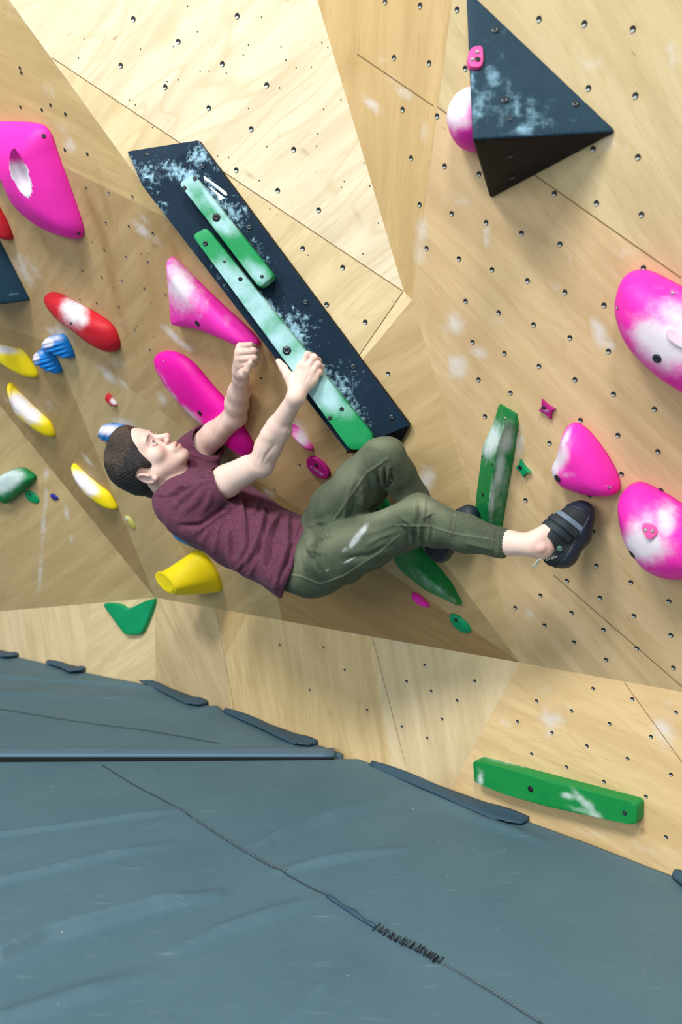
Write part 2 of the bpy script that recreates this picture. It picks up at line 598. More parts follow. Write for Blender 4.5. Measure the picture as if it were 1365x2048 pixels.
m = NT('mat_vinyl')
oc = m.coord()
nz1 = m.noise(oc, 3.5, 5)
nz2 = m.noise(oc, 420, 2)
scr = m.n('ShaderNodeMapping', i_Scale=(5, 34, 1), i_Rotation=(0, 0, .35))
m.l(oc, scr.inputs[0])
nz3 = m.noise(scr.outputs[0], 1.6, 7, 0.72)
col = m.mix(nz1, s2l((72, 103, 117)), s2l((92, 122, 133)))
col = m.mix(m.ramp(nz2, 0.35, 0.7, 0, 0.25), col, s2l((50, 76, 90)))
col = m.mix(m.ramp(nz3, 0.57, 0.80, 0, 0.45), col, s2l((150, 172, 182)))
spk = m.noise(oc, 90, 1)
col = m.mix(m.ramp(spk, 0.80, 0.83, 0, 0.6), col, s2l((190, 200, 205)))
m.bump(nz2, 0.15, 0.002)
M_MAT = m.set(Base_Color=col, Roughness=0.62, Specular_IOR_Level=0.35)
M_STRIP = plain('mat_strip_vinyl', (82, 112, 132), 0.5)
M_FLAP = plain('mat_flap_vinyl', (50, 80, 98), 0.6)
M_GAP = plain('mat_gap_shade', (5, 7, 9), 0.95)
M_THREAD_L = plain('pale_thread', (120, 140, 150), 0.8)
M_THREAD_D = plain('black_thread', (14, 18, 24), 0.8)
M_SEAMLINE = plain('seam_line', (48, 66, 76), 0.8)

# folds: (polyline px, height, width m)
FOLDS_FRONT = [
    ([(0, 1918), (90, 1875), (180, 1850), (300, 1815), (430, 1790)], 0.013, 0.026),
    ([(0, 1762), (90, 1742), (200, 1715), (330, 1690)], 0.007, 0.022),
    ([(0, 1668), (150, 1650), (290, 1630), (370, 1622)], 0.005, 0.018),
    ([(510, 1705), (540, 1680), (600, 1655), (690, 1625), (760, 1600)], 0.009, 0.022),
    ([(560, 1742), (640, 1725), (720, 1712), (800, 1700)], 0.008, 0.02),
    ([(360, 1895), (440, 1860), (560, 1820), (640, 1795)], 0.006, 0.024),
    ([(0, 2040), (150, 1990), (300, 1945)], 0.006, 0.03),
    ([(600, 2040), (650, 1980), (700, 1930)], 0.007, 0.03),
    ([(860, 1590), (960, 1640), (1100, 1690)], 0.004, 0.03),
    ([(300, 1655), (370, 1628)], 0.005, 0.012),
]
FOLDS_BACK = [([(0, 1350), (200, 1365), (330, 1380)], 0.006, 0.03), ([(380, 1425), (470, 1412)], 0.008, 0.03), ([(70, 1345), (140, 1338)], 0.006, 0.03), ([(0, 1385), (300, 1400)], 0.004, 0.04)]


def dist_poly(P, line):
    d = np.full(len(P), 1e9)
    for a, b in zip(line[:-1], line[1:]):
        ab = b - a
        t = np.clip(((P - a) @ ab) / (ab @ ab), 0, 1)
        d = np.minimum(d, np.linalg.norm(P - a - t[:, None] * ab, axis=1))
    return d


def mat_height(xy, folds, seed):
    z = np.zeros(len(xy))
    for pts, h, wd in folds:
        line = np.array([floor_pt(*p)[:2] for p in pts])
        d = dist_poly(xy, line)
        e0 = np.linalg.norm(xy - line[0], axis=1)
        e1 = np.linalg.norm(xy - line[-1], axis=1)
        fade = np.clip(np.minimum(e1, np.where(np.array(pts[0])[0] <= 5, 9, e0)) / 0.12, 0, 1)
        z += 2.2 * h * np.exp(-(d / (.8 * wd)) ** 2) * (0.25 + 0.75 * fade)
    r = np.random.default_rng(seed)
    for _ in range(14):
        k = r.normal(0, 3.0, 2) * np.array([.6, 1.5])
        z += 0.0011 * np.sin(xy @ k + r.uniform(0, 6.28))
    return z


def mat_mesh(name, c00, c10, c11, c01, nx, ny, folds, seed, ztop=0.0):
    V, Fc = [], []
    c = [np.asarray(q)[:2] for q in (c00, c10, c11, c01)]
    u, v = np.meshgrid(np.linspace(0, 1, nx), np.linspace(0, 1, ny))
    u, v = u.ravel()[:, None], v.ravel()[:, None]
    xy = c[0] * (1 - u) * (1 - v) + c[1] * u * (1 - v) + c[2] * u * v + c[3] * (1 - u) * v
    z = mat_height(xy, folds, seed) + ztop
    edge = np.minimum(np.minimum(u, 1 - u), np.minimum(v, 1 - v)).ravel()
    V = np.column_stack([xy, z])
    for j in range(ny - 1):
        for i in range(nx - 1):
            a = j * nx + i
            Fc.append((a, a + 1, a + nx + 1, a + nx))
    ring = [i for i in range(nx)] + [j * nx + nx - 1 for j in range(1, ny)] + [(ny - 1) * nx + i for i in range(nx - 2, -1, -1)] + [j * nx for j in range(ny - 2, 0, -1)]
    base = len(V)
    V = np.vstack([V, np.column_stack([V[ring][:, :2], np.full(len(ring), -0.318)])])
    L = len(ring)
    for i in range(L):
        Fc.append((ring[i], base + i, base + (i + 1) % L, ring[(i + 1) % L]))
    Fc.append(tuple(base + i for i in range(L)))
    return V, Fc


wallN = PK.n * np.array([1, 1, 0])
J0, J1 = floor_pt(0, 1519), floor_pt(748, 1519)
jd = unit((J1 - J0) * [1, 1, 0])
JL = J0 - jd * 1.6


def on_base(p, d):
    """walk from p along d to the kicker foot"""
    s = (wallN @ (B0 - p)) / (wallN @ d)
    return p + d * s


JR = on_base(J0, jd) + wallN * 0.006
RX = B0 + bt * 3.2 + wallN * 0.006
V, Fc = mat_mesh('crash_mat', JL, [JL[0], -1.2, 0], [RX[0] + .1, -1.2, 0], RX, 5, 5, [], 1)
NEARL, NEARR = np.array([JL[0], -0.4, 0]), np.array([1.9, -0.4, 0])
RXx = B0 + bt * 2.85 + wallN * 0.006
V, Fc = mat_mesh('crash_mat', NEARL, NEARR, RXx, JR, 2, 2, [], 1)


def mat_from_rows(left, right, nx, ny, folds, seed, ztop):
    """rows run from a left polyline to a right polyline (both lists of xy, same length)"""
    V, Fc = [], []
    L = np.array(left)
    R = np.array(right)
    tt = np.linspace(0, len(L) - 1, ny)
    li = np.column_stack([np.interp(tt, range(len(L)), L[:, k]) for k in (0, 1)])
    ri = np.column_stack([np.interp(tt, range(len(R)), R[:, k]) for k in (0, 1)])
    u = np.linspace(0, 1, nx)[None, :, None]
    xy = (li[:, None] * (1 - u) + ri[:, None] * u).reshape(-1, 2)
    z = mat_height(xy, folds, seed) + ztop
    V = np.column_stack([xy, z])
    a = (np.arange(ny - 1)[:, None] * nx + np.arange(nx - 1)[None]).ravel()
    Fc = np.stack([a, a + 1, a + nx + 1, a + nx], 1).tolist()
    ring = list(range(nx)) + [j * nx + nx - 1 for j in range(1, ny)] + [(ny - 1) * nx + i for i in range(nx - 2, -1, -1)] + [j * nx for j in range(ny - 2, 0, -1)]
    base = len(V)
    V = np.vstack([V, np.column_stack([V[ring][:, :2], np.full(len(ring), -0.318)])])
    n = len(ring)
    for i in range(n):
        Fc.append((ring[i], base + i, base + (i + 1) % n, ring[(i + 1) % n]))
    Fc.append(tuple(base + i for i in range(n)))
    return V, Fc


V, Fc = mat_from_rows([NEARL[:2], JL[:2]], [RXx[:2], JR[:2]], 420, 300, FOLDS_FRONT, 3, 0.0)
mat_front = mesh_obj('crash_mat', V, Fc, M_MAT)
tag(mat_front, 'blue-grey vinyl crash mat filling the foreground, with stitched diagonal seam', 'mat')
gapd = 0.05
pn = np.array([-jd[1], jd[0], 0])
if pn[1] < 0:
    pn = -pn
JLb, = (JL + pn * gapd,)
JRb = on_base(J0 + pn * gapd, jd) + wallN * 0.006
BLn = PKL.n * np.array([1, 1, 0])
Bcor = B0 + (wallN + BLn) * 0.004
BLX = B0 - bl * 3.4 + BLn * 0.006
V, Fc = mat_from_rows([JLb[:2], (JLb + BLX)[:2] / 2, BLX[:2]], [JRb[:2], Bcor[:2], (Bcor * .02 + BLX * .98)[:2]], 200, 160, FOLDS_BACK, 9, 0.0)
mat_back = mesh_obj('crash_mat', V, Fc, M_MAT)
tag(mat_back, 'blue-grey vinyl crash mat farther back, behind the raised joint strip', 'mat')


def sweep(path, prof, closed_prof=True, ups=None):
    """sweep a profile (list of (side, up)) along a path of 3D points; profile may be a list per point"""
    path = [np.asarray(p, float) for p in path]
    V, Fc = [], []
    n = len(path)
    k = len(prof[0]) if isinstance(prof[0], list) else len(prof)
    for i, p in enumerate(path):
        t = unit(path[min(i + 1, n - 1)] - path[max(i - 1, 0)])
        up = np.array([0, 0, 1.0]) if ups is None else ups[i]
        s = unit(np.cross(t, up))
        up = np.cross(s, t)
        pr = prof[i] if isinstance(prof[0], list) else prof
        for (a, b) in pr:
            V.append(p + s * a + up * b)
    for i in range(n - 1):
        for j in range(k if closed_prof else k - 1):
            a, b = i * k + j, i * k + (j + 1) % k
            Fc.append((a, b, b + k, a + k))
    if closed_prof:
        Fc.append(tuple(range(k))[::-1])
        Fc.append(tuple((n - 1) * k + j for j in range(k)))
    return V, Fc


def tube(path, r, k=8, ups=None):
    rr = r if hasattr(r, '__len__') else [r] * len(path)
    prof = [[(q * math.cos(2 * math.pi * j / k), q * math.sin(2 * math.pi * j / k)) for j in range(k)] for q in rr]
    return sweep(path, prof, ups=ups)


# raised strip over the joint
sp = [JL + pn * 0.03 + np.array([0, 0, 0]) + jd * t for t in np.linspace(0, np.linalg.norm((JRb - JL)) - 0.03, 60)]
prof = [[(-.040 + .002 * math.sin(i * .9), .004), (-.036, .017 + .001 * math.sin(i * .5)), (-.02, .020), (0, .0185 + .001 * math.sin(i * 1.3)), (.026, .019), (.031, .014), (.031, .006)] for i in range(60)]
V, Fc = sweep(sp, prof)
strip_o = mesh_obj('joint_strip', V, Fc, M_STRIP)
tag(strip_o, 'long raised vinyl strip covering the joint between both crash mats', 'strip')
V, Fc = sweep([p - pn * (.046 - .010 * i / 59) + np.array([0, 0, -.010]) for i, p in enumerate(sp)], [[(-.015, 0), (-.015, .0145), (.013 - .008 * i / 59, .0145), (.013 - .008 * i / 59, 0)] for i in range(60)])  # black band painted in for the shadow in the gap below the strip
gap_o = mesh_obj('gap_shade', V, Fc, M_GAP, parent=strip_o, smooth=False)

# stitched seam of the front mat
SEAM_PX = [(205, 1530), (270, 1570), (345, 1612), (420, 1660), (500, 1710), (565, 1745), (660, 1797), (735, 1845), (770, 1870), (830, 1900), (905, 1940), (980, 1985), (1075, 2045), (1180, 2110)]


def on_mat(px, py, dz=0.0):
    p = floor_pt(px, py)
    z = mat_height(p[None, :2], FOLDS_FRONT, 3)[0]
    p[2] = z + dz
    return p


def dense(pts, k):
    pts = np.array(pts, float)
    t = np.linspace(0, len(pts) - 1, k)
    return np.column_stack([np.interp(t, range(len(pts)), pts[:, i]) for i in range(pts.shape[1])])


sd = [on_mat(a, b, 0.0005) for a, b in dense(SEAM_PX, 90)]
V, Fc = sweep(sd, [(-.0028, 0), (-.0015, .0016), (.0015, .0016), (.0028, 0)])
seam_o = mesh_obj('seam', V, Fc, M_SEAMLINE, parent=mat_front)
# pale machine stitches, zigzag hand repair
for run in (dense([(340, 1612), (420, 1658), (500, 1708), (570, 1745)], 110), dense([(885, 1930), (980, 1984), (1078, 2045)], 60)):
    pts = []
    for i, (a, b) in enumerate(run):
        pts.append(on_mat(a + (3 if i % 2 else -2), b + (-2 if i % 2 else 2), .0024))
    V, Fc = tube(pts, .0008, 5)
    mesh_obj('stitching', V, Fc, M_THREAD_L, parent=seam_o)
zz = []
for i, (a, b) in enumerate(dense([(752, 1857), (800, 1885), (845, 1905), (880, 1928)], 46)):
    zz.append(on_mat(a + rng.uniform(-3, 3) + (5 if i % 2 else -4), b + (-8 if i % 2 else 6) + rng.uniform(-2, 2), .003 + rng.uniform(0, .002)))
V, Fc = tube(zz, .0013, 6)
mesh_obj('repair_stitching', V, Fc, M_THREAD_D, parent=seam_o)
tz = [on_mat(a, b, .002) for a, b in dense([(655, 1795), (690, 1818), (720, 1838), (752, 1857)], 16)]
V, Fc = sweep(tz, [[(-.010 * math.sin(math.pi * i / 15) - .001, 0), (-.006 * math.sin(math.pi * i / 15), .006 + .003 * math.sin(i)), (.004, .004), (.004, 0)] for i in range(16)])
mesh_obj('torn_flap', V, Fc, M_FLAP, parent=seam_o)
s2 = [floor_pt(a, b, .004) + [0, 0, mat_height(floor_pt(a, b)[None, :2], FOLDS_BACK, 9)[0]] for a, b in dense([(0, 1418), (150, 1442), (300, 1462), (440, 1488)], 40)]
V, Fc = sweep(s2, [(-.002, 0), (-.001, .001), (.001, .001), (.002, 0)])
mesh_obj('seam', V, Fc, M_SEAMLINE, parent=mat_back)

# velcro flaps along the wall foot
FLAPS = [([(-60, 1296), (0, 1303), (40, 1304), (54, 1309)], 'flat grey mat flap at the wall foot, cut by the photo left edge', PKL),
         ([(110, 1322), (150, 1329), (180, 1331), (193, 1335)], 'short grey mat flap under the green bat-shaped hold', PKL),
         ([(288, 1359), (340, 1378), (395, 1397), (433, 1405)], 'grey mat flap at wall foot just right of the wall corner', PK),
         ([(462, 1420), (540, 1447), (610, 1470), (662, 1480)], 'grey mat flap at wall foot just above the joint strip end', PK),
         ([(752, 1527), (860, 1565), (985, 1606), (1072, 1636)], 'longest dark mat flap tucked along the kicker left of the green rail', PK),
         ([(1348, 1752), (1375, 1762), (1420, 1778), (1450, 1790)], 'dark mat flap corner at the photo right edge', PK)]
for k, (pts, lab, pl) in enumerate(FLAPS):
    P = dense(pts, 24)
    path = []
    for a, b in P:
        p = floor_pt(a, b)
        o_ = pl.n @ (p - pl.p)
        path.append(p - pl.n * o_ + pl.n * 0.004)
    prof = []
    side = -1
    for i in range(24):
        t = i / 23
        wd = 0.016 + 0.05 * min(1, t * 1.6)
        if t > .9:
            wd *= 1 - (t - .9) * 3
        lift = .004 + .006 * math.sin(t * 3.0) ** 2 + (.008 if t > .85 else 0)
        prof.append([(0, .0), (0, .016 + .005 * math.sin(t * 9)), (.006, .017), (wd * .6, .010 + lift * .3), (wd, lift + .003), (wd + .001, lift), (wd - .004, lift - .002), (wd * .5, .001)])
    tdir = unit(path[-1] - path[0])
    sgn = 1 if np.cross(tdir, [0, 0, 1.0]) @ pl.n > 0 else -1
    prof = [[(a * sgn, b) for a, b in pr] for pr in prof]
    V, Fc = sweep(path, prof)
    f = mesh_obj('mat_flap', V, Fc, M_FLAP)
    tag(f, lab, 'flap', 'velcro flaps along the wall foot')
# ------------------------------------------------------------------ hold materials


def hold_mat(name, rgb, rough=0.5, chalk_scale=34, chalk_lo=0.15, chalk_hi=1.0, grain=0.85, amount=0.95, chalk_rgb=(226, 222, 230), tex=0.25):
    m = NT(name)
    base = np.array(s2l(rgb))
    oc = m.coord()
    nz = m.noise(oc, 9, 4)
    fine = m.noise(oc, 330, 2)
    col = m.mix(m.ramp(nz, 0.3, 0.75), base * 0.92, np.minimum(base * 1.05 + 0.004, 1))
    sc_ = m.noise(oc, 55, 6, 0.75)
    col = m.mix(m.ramp(sc_, 0.66, 0.82, 0, 0.22), col, s2l(chalk_rgb))
    ck = chalk_mask(m, chalk_scale, chalk_lo, chalk_hi, grain)
    col = m.mix(m.math('MULTIPLY', ck, amount), col, s2l(chalk_rgb))
    m.bump(fine, tex, 0.0015)
    r = m.math('ADD', m.math('MULTIPLY', ck, 0.9 - rough), rough)
    return m.set(Base_Color=col, Roughness=r, Specular_IOR_Level=0.25)


H_PINK = hold_mat('hold_pink', (242, 46, 180))
H_PINKD = hold_mat('hold_magenta', (226, 8, 160))
H_PINKL = hold_mat('hold_light_pink', (240, 84, 160))
H_PURPLE = hold_mat('hold_purple', (168, 20, 116))
H_RED = hold_mat('hold_red', (196, 28, 44))
H_BLUE = hold_mat('hold_blue', (10, 122, 206))
H_NAVY = hold_mat('hold_navy', (40, 44, 140))
H_YELLOW = hold_mat('hold_yellow', (250, 222, 16))
H_OLIVE = hold_mat('hold_pale_yellow', (196, 192, 96))
H_GREEN = hold_mat('hold_green', (12, 128, 66), chalk_rgb=(208, 226, 226))
H_GREENB = hold_mat('hold_bright_green', (6, 150, 96))
H_RAIL = hold_mat('rail_green', (22, 148, 84), chalk_scale=22, chalk_lo=0.1, chalk_hi=0.95, grain=0.9, amount=0.9, chalk_rgb=(182, 220, 230))
H_RAILK = hold_mat('kicker_rail_green', (18, 138, 66), chalk_rgb=(220, 232, 230))
H_BLACK = hold_mat('volume_black_texture', (1, 34, 54), rough=0.75, chalk_scale=75, chalk_lo=0.40, chalk_hi=0.9, grain=2.0, amount=0.8, chalk_rgb=(170, 214, 234), tex=0.8)
H_BLACK_SHADED = hold_mat('volume_black_shaded', (6, 8, 10), rough=0.6, chalk_scale=60, chalk_lo=0.42, chalk_hi=0.95, grain=1.2, amount=0.6, chalk_rgb=(150, 160, 165), tex=0.8)  # darker copy of the volume black, shade painted in for sides and undersides
H_TRI = hold_mat('volume_blue_black', (14, 50, 68), rough=0.6, chalk_scale=30, chalk_lo=0.36, chalk_hi=1.15, grain=1.5, amount=0.75, chalk_rgb=(150, 196, 216), tex=0.9)
M_WHITE = plain('white_paint', (214, 228, 236), 0.6)
M_GREYTXT = plain('pale_relief_lettering', (196, 130, 190), 0.6)


def smooth_closed(pts, n, sharp=()):
    """closed Catmull-Rom resampled evenly"""
    P = np.array(pts, float)
    k = len(P)
    out = []
    for i in range(k):
        p0, p1, p2, p3 = P[(i - 1) % k], P[i], P[(i + 1) % k], P[(i + 2) % k]
        for t in np.linspace(0, 1, 16, endpoint=False):
            out.append(0.5 * ((2 * p1) + (-p0 + p2) * t + (2 * p0 - 5 * p1 + 4 * p2 - p3) * t * t + (-p0 + 3 * p1 - 3 * p2 + p3) * t ** 3))
    out = np.array(out)
    d = np.r_[0, np.cumsum(np.linalg.norm(np.roll(out, -1, 0) - out, axis=1))]
    out = np.vstack([out, out[:1]])
    s = np.linspace(0, d[-1], n, endpoint=False)
    return np.column_stack([np.interp(s, d, out[:, 0]), np.interp(s, d, out[:, 1])])


def round_poly(pts, r, n=4):
    """straight-sided polygon with rounded corners"""
    P = np.array(pts, float)
    out = []
    k = len(P)
    for i in range(k):
        a, b, c = P[i - 1], P[i], P[(i + 1) % k]
        u, v = unit(a - b), unit(c - b)
        rr = min(r, np.linalg.norm(a - b) * .45, np.linalg.norm(c - b) * .45)
        p, q = b + u * rr, b + v * rr
        for t in np.linspace(0, 1, n):
            out.append((1 - t) ** 2 * p + 2 * t * (1 - t) * b + t * t * q)
    return np.array(out)


def dome_verts(base2d, pl, H, peak, p, rings):
    B = np.array([pl.hit(*q) for q in base2d])
    pk = pl.hit(*peak)
    V = []
    for s in rings:
        h = H * (1 - s ** p) ** (1 / p)
        V.append(pk + (B - pk) * s + pl.n * (h - 0.002))
    return np.array(V)          # (rings, n, 3)


def dome(name, outline, pl, H, mat, peak=None, p=2.3, n=88, chalk=(), nr=16, sharp=None, bump=None):
    """rounded hold bolted on the wall; its base is solved so that the raised body fills the outline seen"""
    T = smooth_closed(outline, n)
    c = T.mean(0)
    rings = np.r_[np.sin(np.linspace(math.pi / 2, 0, nr + 1))][:-1]
    pk = np.array(peak if peak is not None else c, float)
    base = T.copy()
    # direction in which raised points slide in the view; squeeze and shift the base along it until the body fills T
    nd = project(pl.hit(*c) + pl.n * H)[0] - c
    nd = nd / (np.linalg.norm(nd) + 1e-9)
    tp = (T - c) @ nd
    lo_t, hi_t = tp.min(), tp.max()
    k_, s_ = 1.0, 0.0
    pk0 = pk.copy()
    for it in range(12):
        base = T + np.outer((tp * k_ + s_) - tp, nd)
        pp = (pk0 - c) @ nd
        pk = pk0 + nd * ((pp * k_ + s_) - pp)
        q = (project(dome_verts(base, pl, H, pk, p, rings).reshape(-1, 3)) - c) @ nd
        k_ = max(0.35, k_ * (1 + 0.8 * ((hi_t - lo_t) / (q.max() - q.min()) - 1)))
        s_ += 0.8 * ((hi_t + lo_t) / 2 - (q.max() + q.min()) / 2)
    Vg = dome_verts(base, pl, H, pk, p, rings)
    V = Vg.reshape(-1, 3)
    if bump is not None:
        V = V + pl.n * bump(project(V))[:, None] * np.repeat(1 - rings ** 6, n)[:, None]
    top = len(V)
    V = np.vstack([V, pl.hit(*pk) + pl.n * (H - 0.002)])
    if bump is not None:
        V[-1] += pl.n * bump(project(V[-1:]))[0]
    Fc = []
    nrr = len(rings)
    for i in range(nrr - 1):
        for j in range(n):
            Fc.append((i * n + j, i * n + (j + 1) % n, (i + 1) * n + (j + 1) % n, (i + 1) * n + j))
    for j in range(n):
        Fc.append(((nrr - 1) * n + j, (nrr - 1) * n + (j + 1) % n, top))
    Fc.append(tuple(range(n))[::-1])
    o = mesh_obj(name, V, Fc, mat)
    fix_normals(o)
    add_attr(o, 'chalk', blobs(V, chalk) if len(chalk) else np.zeros(len(V)))
    return o


def fix_normals(o):
    bm = bmesh.new()
    bm.from_mesh(o.data)
    bmesh.ops.recalc_face_normals(bm, faces=bm.faces)
    bm.to_mesh(o.data)
    bm.free()


def grid_fill(ring2d, k):
    """concentric rings filling a star-shaped outline, in 2D"""
    c = ring2d.mean(0)
    return [c + (ring2d - c) * s for s in np.linspace(1, 0, k + 1)[:-1]], c


def slab(name, outline, pl, h, mat, h0=0.0, bevel=0.004, chalk=(), k=10, parent=None, taper=0.0, tilt=None, side_mat=None):
    """flat-topped piece: the outline is its top edge at height h above the plane, straight sides down to h0"""
    T = np.array(outline, float)
    n = len(T)
    hh = (lambda q: h) if tilt is None else tilt
    top3 = np.array([pl.hit(a, b, hh((a, b))) for a, b in T])
    c3 = top3.mean(0)
    rad = np.linalg.norm(top3 - c3, axis=1)[:, None]
    inn = top3 + (c3 - top3) / rad * bevel
    out = (top3 - c3) / rad
    foot = top3 - pl.n * (np.einsum('ij,j->i', top3 - pl.p, pl.n) - h0)[:, None] + out * taper
    rows = [foot, top3 - pl.n * bevel, top3 - pl.n * bevel * .3 + (inn - top3) * .3, inn]
    for s in np.linspace(1, 0, k + 1)[1:-1]:
        rows.append(c3 + (inn - c3) * s)
    V = np.vstack(rows + [c3[None]])
    R = len(rows)
    Fc, MI = [], []
    for i in range(R - 1):
        for j in range(n):
            Fc.append((i * n + j, i * n + (j + 1) % n, (i + 1) * n + (j + 1) % n, (i + 1) * n + j))
            MI.append(1 if (side_mat and i == 0) else 0)
    for j in range(n):
        Fc.append(((R - 1) * n + j, (R - 1) * n + (j + 1) % n, R * n))
        MI.append(0)
    Fc.append(tuple(range(n))[::-1])
    MI.append(0)
    o = mesh_obj(name, V, Fc, [mat] + ([side_mat] if side_mat else []), parent=parent, mat_idx=MI)
    fix_normals(o)
    for p_ in o.data.polygons:
        p_.use_smooth = True
    o.data.set_sharp_from_angle(angle=math.radians(38))
    add_attr(o, 'chalk', blobs(V, chalk) if len(chalk) else np.zeros(len(V)))
    return o


def densify(outline, m=6):
    P = np.array(outline, float)
    out = []
    for i in range(len(P)):
        a, b = P[i], P[(i + 1) % len(P)]
        kk = max(1, int(np.linalg.norm(b - a) / m))
        for t in range(kk):
            out.append(a + (b - a) * t / kk)
    return np.array(out)


def bvh_of(o):
    me = o.data
    vs = [v.co for v in me.vertices]      # every mesh is modelled in place
    return BVHTree.FromPolygons([Vector(v) for v in vs], [tuple(p.vertices) for p in me.polygons])


def surf(bv, px, py):
    loc, nor, i, d = bv.ray_cast(Vector(CAM), Vector(unit(ray(px, py))))
    if loc is None:
        return None
    loc, nor = np.array(loc), np.array(nor)
    if nor @ (CAM - loc) < 0:
        nor = -nor
    return loc, unit(nor)


def bolt(o, px, py, r=0.008, name='bolt', bv=None, dark=False):
    """sunk bolt head: dark rim, steel head, dark socket"""
    hitp = surf(bv or bvh_of(o), px, py)
    if hitp is None:
        return None
    c, n = hitp
    eu = unit(np.cross([0, 0, 1.0], n))
    ev = np.cross(n, eu)
    k = 16
    V, Fc, MI = [], [], []
    prof = [(1.0, 0.0005, 1), (.97, .0012, 1), (.78, .0008, 1), (.74, .0018, 0 if not dark else 1), (.36, .0018, 0 if not dark else 1), (.33, .0008, 1)]
    for rr, h, _ in prof:
        for j in range(k):
            a = 2 * math.pi * j / k
            V.append(c + (eu * math.cos(a) + ev * math.sin(a)) * r * rr + n * h)
    for i in range(len(prof) - 1):
        for j in range(k):
            Fc.append((i * k + j, i * k + (j + 1) % k, (i + 1) * k + (j + 1) % k, (i + 1) * k + j))
            MI.append(prof[i][2])
    Fc.append(tuple((len(prof) - 1) * k + j for j in range(k)))
    MI.append(1)
    return mesh_obj(name, V, Fc, [M_BOLT, M_BOLTDARK] if r > .0046 else [M_NUT, M_BOLT], parent=o, mat_idx=MI)


def bolts(o, lst):
    bv = bvh_of(o)
    for q in lst:
        bolt(o, q[0], q[1], q[2] if len(q) > 2 else 0.007, bv=bv, dark=(len(q) > 3))


HC = 'climbing hold'
G_P, G_F = 'pink holds on the wall', 'small footholds on the wall'

# ------------------------------------------------------------------ long black volume
VH = 0.07
VT = round_poly([(283, 369), (256, 303), (398, 283), (820, 850), (795, 892), (702, 902)], 10, 4)
VC = [(330, 310, 40, 20, 0, .3), (400, 310, 30, 40, 40, .75), (360, 345, 60, 26, 20, .72), (420, 380, 20, 60, -35, .7), (300, 350, 30, 40, -30, .62), (320, 420, 30, 40, -35, .5), (465, 425, 14, 60, -38, .72), (480, 420, 26, 40, -38, .5), (430, 330, 16, 30, -38, .55), (520, 500, 14, 60, -38, .5), (660, 800, 20, 40, -38, .6), (560, 650, 8, 90, -38, .75), (650, 765, 8, 90, -38, .75),
      (545, 620, 14, 60, -38, .85), (590, 660, 18, 50, -38, .85), (640, 740, 16, 60, -38, .85), (680, 770, 26, 60, -38, .7), (715, 820, 16, 50, -38, .7), (600, 640, 40, 60, -38, .5), (690, 760, 50, 50, 0, .5), (720, 840, 20, 30, -38, .6), (270, 330, 10, 30, -20, .6), (520, 590, 10, 20, -38, .7), (440, 560, 6, 60, -35, .5)]
# top face lies on a plane over the panel; end bevel towards the upper left corner
tline = np.array([284.0, 370.0]), np.array([398.0, 283.0])
edge_n = unit(np.array([tline[1][1] - tline[0][1], -(tline[1][0] - tline[0][0])]))


def vol_h(q):
    d = (np.array(q) - tline[0]) @ edge_n
    if d > 0:                      # beyond the bevel edge: slopes down to the panel
        return max(0.012, VH - d * 0.00135)
    return VH


